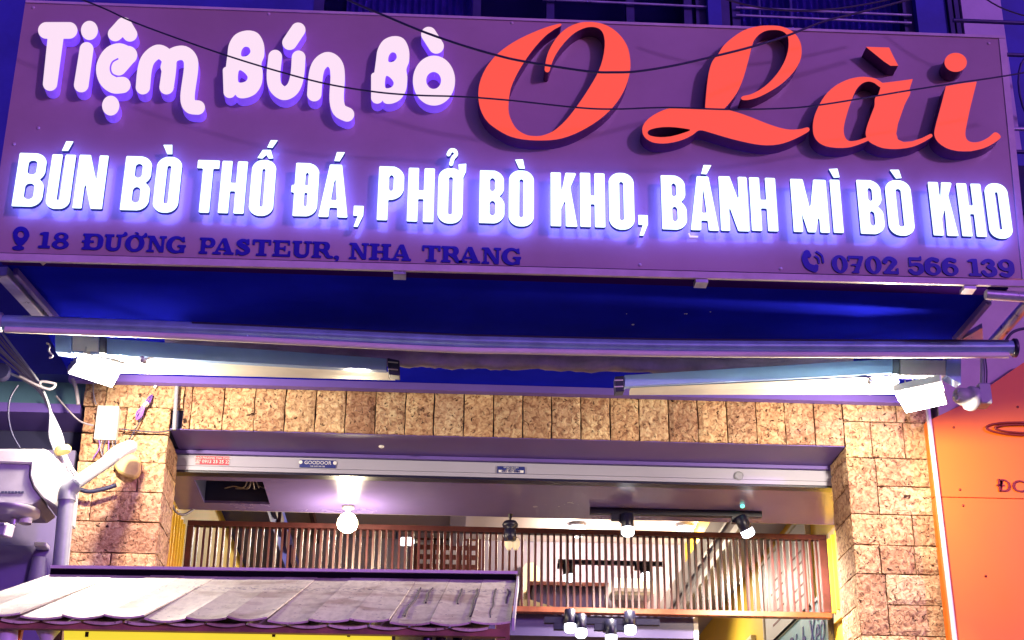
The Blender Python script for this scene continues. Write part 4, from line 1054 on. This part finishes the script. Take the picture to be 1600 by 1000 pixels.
armq('lower_arm', [(985, 606), (1405, 587), (1405, 611), (985, 612)], 5.66, 5.64, .05, 'arm_white')
armq('elbow_cap', [(961, 588), (975, 587), (976, 611), (962, 612)], 5.61, 5.61, .06, 'black_plastic')
for y in (594, 604): armq('elbow_rib', [(960, y), (974, y - .5), (974, y + 1), (960, y + 1.5)], 5.606, 5.606, .004, 'arm_white')
armq('arm_collar', [(1395, 557), (1406, 557), (1406, 585), (1395, 584)], 5.595, 5.595, .05, 'black_plastic')
armq('clear_cover', [(1407, 561), (1478, 563), (1478, 587), (1407, 586)], 5.594, 5.594, .05, 'white_plastic')
armq('shoulder_block', [(1479, 558), (1502, 556), (1502, 600), (1479, 587)], 5.59, 5.59, .06, 'arm')
for px, py in ((1360, 596), (225, 563)):
    mb = MB(); c = at(px, py, 5.635); mb.lathe(c, [(.014, .004), (.014, 0), (.007, -.012)], (0, 1, 0), 12); mb.build('knob', M['steel'], aw)
for px, py, x2, y2, Y in ((330, 541, 333, 548, 5.6), (423, 550, 425, 561, 5.6), (518, 557, 521, 568, 5.6), (1090, 591, 1091, 584, 5.6), (1220, 582, 1221, 589, 5.6), (1322, 580, 1323, 575, 5.6)):
    pass

# ------------------------------------------------------------------ flood lights
def flood(quadpx, z, label, energy, aim, extra=()):
    P = [atz(x, y, z) for x, y in quadpx]
    c = sum(P, Vector()) / 4
    e = empty('flood_light', c + Vector((0, 0, .03)), label, 'flood light')
    mb = MB(); mb.prism([p + (p - c)*.05 + Vector((0, 0, .003)) for p in P], (0, 0, .03)); mb.build('housing', M['lamp_body'], e, .003)
    mb = MB(); mb.prism([p - Vector((0, 0, .001)) for p in P], (0, 0, .003)); mb.build('led_panel', M['flood'], e)
    for k in range(6):
        a_ = P[0].lerp(P[1], .08 + .168*k) + Vector((0, 0, .033)); b_ = P[3].lerp(P[2], .08 + .168*k) + Vector((0, 0, .033))
        mb = MB(); mb.bar(a_, b_, .004, .02); mb.build('cooling_fin', M['lamp_body'], e)
    l = bpy.data.lights.new('flood', 'AREA'); l.shape = 'RECTANGLE'; l.size = .22; l.size_y = .14; l.energy = energy; l.color = (1, .86, .66)
    o = bpy.data.objects.new('lamp_light', l); COL.objects.link(o); o.parent = e
    o.location = Vector((0, 0, -.042)); o.rotation_euler = Vector(aim).to_track_quat('-Z', 'Y').to_euler()
    point_light('lamp_light', c + Vector((.08 if c.x < 0 else -.09, -.02, -.035)), 72, (1, .84, .62), .03, e)
    return e, c
fl, c = flood([(107, 583), (133, 554), (193, 571), (175, 605)], 3.84, 'blazing white flood light panel above the left stone pillar', 62, (.8, -.9, -1))
mb = MB(); mb.bar(at(200, 566, 5.75), at(160, 560, 5.8), .03, .02); mb.build('bracket', M['black_plastic'], fl)
mb = MB(); mb.lathe(at(222, 562, 5.60), [(.014, 0), (.012, -.012), (.004, -.02)], (0, 1, 0), 12); mb.build('pivot', M['steel'], fl)
fr, c = flood([(1398, 614), (1469, 598), (1479, 631), (1416, 645)], 3.80, 'blazing white flood light panel above the right stone pillar', 130, (-.8, -.8, -1))

# white socket-like camera fixture at the right flood light
fx = empty('security_camera', at(1540, 558, 5.85), 'white round headed camera fixture on a bent bracket beside the right flood light', 'security camera')
mb = MB(); mb.tube(smooth([at(1536, 548, 5.85), at(1536, 575, 5.85), at(1535, 606, 5.85)], 5), .012, 10); mb.build('bracket', M['cam_plastic'], fx)
mb = MB(); mb.tube(smooth([at(1539, 555, 5.83), at(1542, 580, 5.83), at(1541, 604, 5.83)], 5), .003, 6); mb.build('wire', M['cable'], fx)
q = at(1535, 619, 5.84); boxo('junction_box', (q.x - .026, 5.80, q.z - .045), (q.x + .026, 5.88, q.z + .045), M['cam_plastic'], fx, .005)
mb = MB(); q = at(1523, 624, 5.83); mb.lathe(q, [(.050, 0), (.052, .01), (.050, .03), (.040, .034), (.037, .055), (.034, .075), (.026, .088), (.012, .094)], (-1, -.22, .12), 24); mb.build('head', M['cam_plastic'], fx)
for dz_ in (-.016, .014):
    mb = MB(); mb.lathe(q + Vector((-.080, -.032, .006 + dz_)), [(.010, 0), (.010, .008)], (-1, -.5, .1), 12); mb.build('lens', M['lamp_body'], fx)
mb = MB(); mb.tube(smooth([at(x, y, 5.5) for x, y in ((1572, 532), (1580, 521), (1592, 515), (1612, 512))], 6), .006, 8)
tag(mb.build('cable', M['cable']), 'black cable curling out behind the right end of the awning tube', 'cable')

# ------------------------------------------------------------------ neighbours
nb = empty('right_shop_board', (XR + .1, YW - .05, 0), 'plain bright orange shop board right of the stone pillar with dark ring and letters', 'sign board')
YO = YW - .06
bx0 = at(1462, 800, YO).x
mb = MB(); mb.prism([Vector((bx0, YO, 2.2)), Vector((bx0 + 1.6, YO, 2.2)), Vector((bx0 + 1.6, YO, at(1600, 779, YO).z - .002)), Vector((bx0, YO, at(1470, 776.5, YO).z - .002))], (0, .04, 0)); mb.build('lower_panel', M['orange'], nb)
mb = MB(); mb.prism([Vector((bx0, YO, at(1470, 776.5, YO).z + .002)), Vector((bx0 + 1.6, YO, at(1600, 779, YO).z + .002)), Vector((bx0 + 1.6, YO, 4.05)), at(1600, 566, YO), at(1542, 606, YO), at(1500, 634, YO), Vector((bx0, YO, 3.93))], (0, .04, 0)); mb.build('upper_panel', M['orange'], nb)
ring = MB(); 
c0 = at(1598, 670, YO - .012)
for k in range(2):
    a_, b_ = (.165, .030) if k == 0 else (.125, .019)
    P = [c0 + Vector((a_*math.cos(t), 0, b_*math.sin(t))) for t in np.linspace(0, 2*math.pi, 40)]
    ring.tube(P, .005, 6)
ring.build('ring_emblem', M['brown_text'], nb)
for px, py in ((1490, 668), (1590, 636), (1500, 765), (1505, 790), (1540, 900)):
    mb = MB(); mb.lathe(at(px, py, YO - .0005), [(.006, 0), (.005, -.003), (.002, -.004)], (0, 1, 0), 8); mb.build('screw', M['brown_text'], nb)
text_mesh('lettering', 'ĐC:', .078, at(1583, 760.5, YO - .004), M['brown_text'], nb, ext=.003, sx=1.15)
M['wall_pale'] = mat('pale_wall', (.62, .55, .48), .7, var=.1)
nbw = empty('right_neighbour_house', (XR + .9, YW + .2, 0), 'pale neighbour house on the right with a dark blue upstairs balcony', 'building')
boxo('wall', (XR + .045, YW, 0), (XR + 3, YW + .3, 4.95), M['wall_pale'], nbw)
boxo('upper_wall', (XR + .10, YW + .25, 4.952), (XR + 3, YW + .4, 8), M['wall_navy'], nbw)
boxo('balcony_slab', (XR + .30, YW - .5, 5.0), (XR + 3, YW + .24, 5.06), M['wall_navy'], nbw)
for z in (5.10, 5.22, 5.62, 5.80):
    mb = MB(); mb.tube([(XR + .16, YW - .45, z), (XR + 3, YW - .45, z)], .010, 8); mb.build('railing_bar', M['steel'] if z in (5.22,) else M['wood_frame'], nbw)
for k in range(7):
    x = XR + .30 + k*.20
    mb = MB(); P = [(x + .07*math.sin(t), YW - .45, 5.42 + .19*math.cos(t)) for t in np.linspace(0, 2*math.pi, 20)]
    mb.tube(P, .006, 6); mb.build('railing_loop', M['wood_frame'], nbw)
mb = MB(); mb.tube(smooth([at(1447, 612, YO - .03), at(1451, 650, YO - .03), at(1471, 820, YO - .03), at(1492, 1000, YO - .03), at(1500, 1090, YO - .03)], 3), .011, 10)
tag(mb.build('drain_pipe', M['white_plastic']), 'thin white vertical pipe between the right stone pillar and the orange board', 'pipe')

lb = empty('left_neighbour_house', (XL - .9, YW + .2, 0), 'dark blue neighbour house behind the cables on the left', 'building')
lx = -4.5
boxo('upper_wall', (lx, YW + .10, 4.6), (XL - .20, YW + .4, 8), M['wall_navy'], lb)
zl = lambda y, Y=YW + .1: at(60, y, Y).z
boxo('upper_band', (lx, YW + .06, zl(560)), (XL - .03, YW + .4, 4.598), M['wall_navy'], lb)
boxo('teal_panel', (lx, YW + .10, zl(634)), (XL - .03, YW + .4, zl(561)), M['wall_teal'], lb)
boxo('ledge', (lx, YW + .05, zl(650)), (XL - .03, YW + .4, zl(636)), M['soffit'], lb)
boxo('recess', (lx, YW + .3, zl(706)), (XL - .03, YW + .4, zl(651)), M['dark'], lb)
M['wall_slate'] = mat('slate_wall', (.20, .17, .33), .6, var=.15, vscale=3)
boxo('lower_wall', (lx, YW + .06, zl(858) + .003), (XL - .03, YW + .4, zl(707)), M['wall_slate'], lb)
boxo('base_wall', (lx, YW + .05, 0), (XL - .03, YW + .4, zl(858)), M['wall_slate'], lb)
p = at(68, 856, YW + .04); sc = empty('wall_sconce', p, 'small white box sconce on the slate wall below the white housing', 'wall lamp')
boxo('shade', (p.x - .026, YW - .02, p.z - .009), (p.x + .026, YW + .045, p.z + .010), M['white_plastic'], sc, .003)
mb = MB(); mb.lathe(at(60, 890, YW + .03), [(.045, -.14), (.032, .04), (.03, .05)], (0, 0, 1), 16)  # solid cone added in place of the light streak under the sconce
tag(mb.build('light_streak', M['grey_pvc']), 'short pale cone standing in for the light streak below the small sconce at the lower left', 'pipe')

# ------------------------------------------------------------------ white housing with camera, far left
hs = empty('wall_housing', at(20, 760, 5.95), 'big white rounded plastic housing at the left edge with a bracket beneath', 'housing')
Yh = 5.85
prof = [(-60, 701), (68, 701), (76, 704), (100, 728), (98, 748), (93, 796), (84, 790), (66, 778), (52, 760), (46, 742), (48, 724), (-60, 721)]
mb = MB(); mb.prism([at(x, y, Yh) for x, y in prof], (0, .30, 0)); mb.build('shell', M['housing_white'], hs, .006)
mb = MB(); mb.prism([at(x, y, Yh + .012) for x, y in ((-60, 722), (47, 725), (45, 742), (51, 761), (64, 778), (50, 788), (-60, 786))], (0, .27, 0)); mb.build('inner_body', M['housing_shaded'], hs, .004)  # housing face coloured in its shaded tone
for k in range(7):
    a = at(2 + k*5.2, 769, Yh + .009); boxo('vent_slot', (a.x, Yh + .008, a.z - .004), (a.x + .010, Yh + .0115, a.z + .004), M['dark'], hs)
mb = MB(); mb.lathe(at(22, 796, Yh + .05), [(.10, 0), (.10, -.02), (.06, -.035)], (0, 0, 1), 22); mb.build('mount_plate', M['lamp_body'], hs)
mb = MB(); mb.lathe(at(42, 799, Yh + .06), [(.025, -.05), (.025, .04)], (0, 0, 1), 16); mb.build('socket', M['housing_white'], hs)
mb = MB(); mb.lathe(at(21, 820, Yh + .05), [(.012, 0), (.012, .06)], (0, 0, 1), 10); mb.build('stem', M['lamp_body'], hs)
cm = empty('bullet_camera', at(4, 826, Yh), 'small white bullet camera hanging under the white housing at the left edge', 'security camera')
mb = MB(); mb.bar(at(-22, 826, Yh + .05), at(15, 829, Yh - .03), .045, .05); mb.build('body', M['white_plastic'], cm, .004)
mb = MB(); mb.bar(at(-18, 819, Yh + .05), at(15.5, 821, Yh - .035), .05, .006); mb.build('hood', M['white_plastic'], cm)

# ------------------------------------------------------------------ pipes, control box and wires on the left pillar
vp = empty('vent_pipe_elbow', at(96, 890, 6.2), 'grey plastic pipe rising beside the left pillar and bending up to the right', 'pipe')
mb = MB(); mb.tube([at(89, 960, 5.82), at(94, 890, 5.82), at(104, 782, 5.82)], .031, 18); mb.build('upright', M['grey_pvc'], vp)
mb = MB(); mb.tube(smooth([at(104, 783, 5.82), at(106, 768, 5.82), at(116, 756, 5.82)], 6), .035, 18); mb.build('elbow', M['grey_pvc'], vp)
mb = MB(); mb.tube([at(116, 757, 5.82), at(178, 714, 6.05)], .025, 16); mb.build('branch', M['grey_pvc'], vp)
mb = MB(); mb.tube(smooth([at(170, 719, 6.03), at(188, 705, 6.1), at(204, 698, 6.2)], 5), .029, 16); mb.build('outlet', M['white_plastic'], vp)
mb = MB(); mb.prism([at(x, y, 6.34) for x, y in ((184, 704), (205, 704), (219, 716), (218, 738), (211, 746), (194, 742), (182, 735), (176, 722))], (0, .04, 0))
tag(mb.build('plastic_bag', M['bag'], None, .008), 'crumpled yellow plastic wrap tied under the mouth of the grey pipe', 'bag')
cb = empty('control_box', at(166, 686, 6.37), 'white vented electrical box on the left stone pillar with wires below', 'electrical box')
q0, q1 = at(146, 686, 6.345), at(186, 634, 6.345)
boxo('case', (q0.x, 6.345, q0.z), (q1.x, 6.394, q1.z), M['white_plastic'], cb, .003)
for k in range(7):
    z = q1.z - .012 - k*.006
    boxo('vent_slot', (q0.x + .035, 6.343, z - .0012), (q0.x + .080, 6.3445, z + .0012), M['grey_frame'], cb)
for k in range(6):
    x = q0.x + .02 + k*.014
    mb = MB(); mb.tube(smooth([(x, 6.36, q0.z + .002), (x + NOI.uniform(-.01, .01), 6.36, q0.z - .035), (x + NOI.uniform(-.02, .02), 6.37, q0.z - .08)], 4), .0028, 6)
    mb.build('wire', M[('purple_wire', 'cable_w', 'cable')[k % 3]], cb)
def wire(name, pts, Y, r, m, label, cat='cable', n=8):
    P = smooth([at(x, y, Y + (k*0)) for k, (x, y) in enumerate(pts)], 6)
    mb = MB(); mb.tube(P, r, n); return tag(mb.build(name, M[m]), label, cat)
hb = empty('wire_bundle', at(240, 610, 6.36), 'tied bundle of thin violet wires hanging on the left pillar', 'cable bundle')
for k in range(9):
    d = NOI.uniform(-5, 5); e = NOI.uniform(-6, 6)
    P = smooth([at(238, 618 + e*.3, 6.37), at(232 + d*.5, 625 + e, 6.35), at(226 + d*.4, 633, 6.34), at(218 + d, 645 + e, 6.35), at(214 + d*.3, 654 + e*.4, 6.36)], 4)
    mb = MB(); mb.tube(P, .0028, 5); mb.build('strand', M['purple_wire'], hb)
mb = MB(); mb.lathe(at(228, 632, 6.338), [(.013, -.007), (.015, 0), (.013, .007)], (-.6, 0, .8), 12); mb.build('tie', M['white_plastic'], hb)
mb = MB(); mb.lathe(at(243, 603, 6.37), [(.007, -.01), (.007, .012)], (.5, -.2, .8), 10); mb.build('clip', M['white_plastic'], hb)
wire('wire', [(186, 670), (225, 674), (250, 675), (270, 671)], 6.37, .003, 'cable', 'thin dark wire running right from the control box to the conduit')
wire('wire', [(222, 650), (215, 665), (200, 690)], 6.36, .0025, 'cable', 'short thin wire dropping from the violet bundle to the grey pipe mouth')
wire('wire', [(146, 598), (146, 615), (150, 632)], 6.34, .003, 'cable_w', 'thin pale wire from the left flood light down to the control box')
wire('wire', [(88, 619), (106, 640), (125, 658), (146, 665)], 6.3, .004, 'cable_w', 'pale wire sagging into the left side of the control box')
wire('wire', [(113, 592), (119, 608), (122, 632)], 6.25, .008, 'cable_w', 'thick pale cable dropping behind the left flood light')
wire('wire', [(28, 602), (16, 622), (13, 650), (19, 678), (31, 700)], 5.9, .004, 'cable', 'thin black wire arcing down to the top of the white housing')
for k in range(7):
    o_ = (k - 3)*5.2; s_ = NOI.uniform(-3, 3)
    wire('cable', [(-20, 520 + o_*2.2), (10, 552 + o_*1.6 + s_), (38, 580 + o_*.9), (62, 605 + o_*.4 + s_*.4), (78, 640 + s_*.3), (87 + o_*.6, 680), (94 + o_*.5, 708), (103 + o_*.8, 735), (112 + o_*1.2, 752)], 6.0 + k*.012, .0036 if k % 2 else .0052, 'cable_w' if k % 3 else 'grey_pvc',
         'one pale cable of the thick bunch sweeping down the left edge to the grey pipe').__setitem__('group', 'pale cables bunched at the left edge')
wire('cable', [(30, 588), (58, 602), (78, 608), (86, 600), (66, 596), (62, 600)], 5.97, .006, 'cable_w', 'pale cable loop sticking out of the bunch beside the flood light')
mb = MB(); mb.lathe(at(98, 703, 5.98), [(.030, -.012), (.035, 0), (.030, .012)], (.3, 0, -1), 12)
tag(mb.build('cable_tie', M['bag']), 'yellow tape tie around the pale cable bunch', 'tape')
jb = MB(); jb.lathe(at(2, 582, 5.9), [(.035, -.02), (.04, 0), (.03, .03)], (0, 1, 0), 14)
tag(jb.build('cable_plug', M['black_plastic']), 'round black plug among the pale cables at the left edge', 'plug')
wire('cable', [(120, 763), (138, 768), (158, 765), (182, 758)], 6.33, .010, 'cable', 'short black hose crossing behind the grey pipe on the left pillar', 'hose')

# ------------------------------------------------------------------ street cables in front of the sign
def street(pts, Y, r, label):
    o = wire('street_cable', pts, Y, r, 'cable', label); return o
street([(-60, -70), (140, 4), (205, 33), (280, 61), (355, 87), (430, 110), (510, 131), (590, 144), (655, 149), (720, 151), (799, 157), (901, 168), (960, 170.5), (1042, 168), (1140, 171), (1230, 169), (1281, 164), (1345, 154), (1422, 141), (1500, 129), (1580, 117), (1680, 98)], 4.75, .0032, 'lowest thin black cable sagging right across the pink and red letters')
street([(470, -40), (545, 0), (600, 24), (660, 49), (720, 70), (775, 86), (819, 96), (915, 111), (960, 113), (1000, 111), (1060, 101), (1120, 87), (1175, 73), (1232, 55), (1285, 34), (1340, 20), (1413, 1), (1480, -18)], 4.7, .0044, 'thicker black cable dipping from the top edge over the big red O and back up')
street([(1100, -12), (1145, 2), (1190, 12), (1245, 16.5), (1300, 14), (1350, 7), (1400, -3), (1440, -12)], 4.8, .0036, 'black cable dipping across the upstairs window above the red L')
street([(1500, -30), (1560, 10), (1620, 30)], 4.8, .003, 'thin black cable crossing the top right corner of the picture')

# ------------------------------------------------------------------ food cart with board roof
ZF0 = 0
cart = empty('food_cart', at(400, 980, 3.9).lerp(Vector((at(400, 980, 3.9).x, 4.0, 0)), 1), 'food cart at the lower left with a sloping roof of pale curved boards', 'food cart')
DF, DR = 3.60, 4.46
fr_, rr_ = at(798, 973, DF), at(806, 906, DR)
fl_, rl_ = at(-98, 957, DF), at(80, 897, DR)
NT = 14
th = .0045
for k in range(NT):
    t0, t1 = k/NT, (k+1)/NT
    A0, A1 = fl_.lerp(fr_, t0), fl_.lerp(fr_, t1); B0, B1 = rl_.lerp(rr_, t0), rl_.lerp(rr_, t1)
    n = 8; m = 3; vs = []; sag = .0068 + NOI.uniform(-.002, .002); lift = NOI.uniform(0, .002)
    for j in range(m+1):
        v = j/m; L_, R_ = A0.lerp(B0, v), A1.lerp(B1, v)
        for i in range(n+1):
            u = (i/n); p = L_.lerp(R_, .006 + .988*u)
            vs.append(p + Vector((0, 0, lift + (1-v)*.004*math.sin(k*2.1) - sag*(1-(2*u-1)**2)*(1-v)**1.6)))
    mb = MB(); W1 = n+1
    mb.add(vs, [(j*W1+i, j*W1+i+1, (j+1)*W1+i+1, (j+1)*W1+i) for j in range(m) for i in range(n)], 0, True)
    lo = [v - Vector((0, 0, th)) for v in vs]
    mb.add(lo, [(j*W1+i, (j+1)*W1+i, (j+1)*W1+i+1, j*W1+i+1) for j in range(m) for i in range(n)], 0, True)
    N_ = len(vs)
    mb.add(vs + lo, [(i, N_+i, N_+i+1, i+1) for i in range(n)] + [(j*W1, (j+1)*W1, N_+(j+1)*W1, N_+j*W1) for j in range(m)] + [(j*W1+n, N_+j*W1+n, N_+(j+1)*W1+n, (j+1)*W1+n) for j in range(m)])
    rb = mb.build('roof_board', M['tile'], cart)
    if k >= NT - 3:
        for q in range(2 if k < NT-1 else 2):
            u0 = (.45, .82) if k == NT-1 else ((.5, .95) if k == NT-2 else (.3, .62)); u = u0[q]
            P = []
            for j in range(6):
                v = .72 - j*.62/5*(.55 + .45*((q + k) % 2)); uu = u + NOI.uniform(-.03, .03)
                P.append(A0.lerp(B0, v).lerp(A1.lerp(B1, v), uu) + Vector((0, 0, lift + .001 - sag*(1-(2*uu-1)**2)*(1-v)**1.6)))
            mb = MB(); mb.tube(smooth(P, 3), .0022 + .001*NOI.random(), 5); mb.build('drip_stain', M['stain'], rb)
    # second, lower layer of boards peeping out under the first
    mb = MB(); a_ = A0.lerp(A1, .52) + Vector((0, .012, -.008)); b_ = A0.lerp(A1, 1.45) + Vector((0, .012, -.008)); c_ = B0.lerp(B1, .5) + Vector((0, 0, -.03))
    vs = []
    for j in range(2):
        for i in range(9):
            u = i/8; p = a_.lerp(b_, u) if j == 0 else (a_.lerp(b_, u) + (B0 - A0)*.5)
            vs.append(p - Vector((0, 0, .006*(1-(2*u-1)**2))))
    mb.add(vs, [(i, i+1, 10+i, 9+i) for i in range(8)], 0, True); mb.add([v - Vector((0, 0, .006)) for v in vs], [(i, 9+i, 10+i, i+1) for i in range(8)], 0, True)
    mb.add([vs[i] for i in range(9)] + [vs[i] - Vector((0, 0, .006)) for i in range(9)], [(i, 9+i, 10+i, i+1) for i in range(8)])
    if k < NT-1: mb.build('lower_board', M['tile'], cart)
up = Vector((0, 0, 1))
mb = MB(); mb.bar(rl_ + Vector((0, .0, .002)), rr_ + Vector((0, .0, .002)), .03, .018); mb.build('ridge_strip', M['matt_black'], cart)
mb = MB(); mb.bar(rl_ + Vector((0, .004, .017)), rr_ + Vector((.004, .004, .017)), .05, .009); mb.build('ridge_cap', M['ridge_metal'], cart)
mb = MB(); mb.bar(fr_ + Vector((.006, -.002, -.004)), rr_ + Vector((.006, 0, -.004)), .006, .03); mb.build('verge_strip', M['white_plastic'], cart)
mb = MB(); mb.bar(fl_ + Vector((0, .03, -.020)), fr_ + Vector((-.01, .03, -.020)), .02, .018); mb.build('fascia', M['fascia'], cart)
mb = MB(); mb.bar(rl_ + Vector((0, -.03, -.06)), rr_ + Vector((0, -.03, -.06)), .03, .04); mb.build('rear_beam', M['fascia'], cart)
for q in (fl_, fr_):
    e = rl_ if q is fl_ else rr_
    for src in (q + Vector((-.04 if q is fr_ else .3, .06, 0)), e + Vector((-.04 if q is fr_ else .05, -.05, 0))):
        boxo('post', (src.x - .02, src.y - .02, .02), (src.x + .02, src.y + .02, src.z - .068), M['fascia'], cart)
boxo('counter', (fl_.x + .2, DF + .05, .85), (fr_.x - .05, DR - .05, .90), M['steel'], cart)
boxo('cabinet', (fl_.x + .22, DF + .08, .25), (fr_.x - .07, DR - .08, .848), M['yellow_board_glow'], cart)
for x in (fl_.x + .4, fr_.x - .3):
    mb = MB(); mb.lathe(Vector((x, DF + .06, .15)), [(.15, -.02), (.15, .02)], (0, 1, 0), 24); mb.build('wheel', M['black_plastic'], cart)
ya, yb = at(100, 980, DF + .08), at(612, 986, DF + .08)
mb = MB(); mb.prism([at(100, 978, DF + .08), at(612, 986, DF + .08), at(612, 1040, DF + .08), at(100, 1034, DF + .08)], (0, .012, 0)); mb.build('name_board', M['yellow_board_glow'], cart)
for px in (136, 428, 545):
    p = at(px, 990, DF + .079); boxo('board_mark', (p.x - .004, DF + .076, p.z - .008), (p.x + .004, DF + .079, p.z + .004), M['stain'], cart)
o = boxo('side_board', at(618, 989, DF + .10), at(690, 1040, DF + .11), M['white_plastic'], cart)
mb = MB(); mb.bar(at(30, 978, DF + .09), at(18, 1040, DF + .09), .02, .02); mb.build('front_brace', M['orange'], cart)
mb = MB(); mb.bar(at(722, 990, DF + .10), at(770, 990, DF + .10), .02, .02); mb.build('front_brace', M['fascia'], cart)
# things hanging under the roof
mb = MB(); c = at(12, 990, DF + .07); mb.lathe(c, [(.012, .03), (.022, .02), (.026, -.02), (.02, -.06)], (0, 0, 1), 14)
tag(mb.build('hanging_jar', M['white_plastic']), 'whitish jar hanging below the left end of the cart roof', 'jar')
mb = MB(); c = at(74, 988, DF + .07); mb.lathe(c, [(.036, .020), (.030, .006), (.018, -.012), (.010, -.03)], (0, 0, 1), 16)
tag(mb.build('hanging_scoop', M['white_plastic']), 'white cone shaped scoop hanging beside the yellow cart board', 'scoop')
for k, px in enumerate((664, 686, 712)):
    mb = MB(); c = at(px, 992, DF + .05 + .01*k); mb.tube(smooth([c + Vector((0, 0, .022)), c + Vector((.005, 0, -.01)), c + Vector((-.004, 0, -.07))], 4), [.012, .015, .015, .014, .015, .015, .016, .015, .012][:9] if False else .013, 10)
    tag(mb.build('hanging_bag', M['black_plastic']), ('dark bag hanging under the cart roof nearest the yellow board', 'dark bag hanging in the middle of three under the cart roof', 'dark bag hanging rightmost under the cart roof')[k], 'bag')

print('objects', len(bpy.data.objects), 'tris', sum(len(m_.loop_triangles) if m_.loop_triangles else len(m_.polygons) for m_ in bpy.data.meshes))
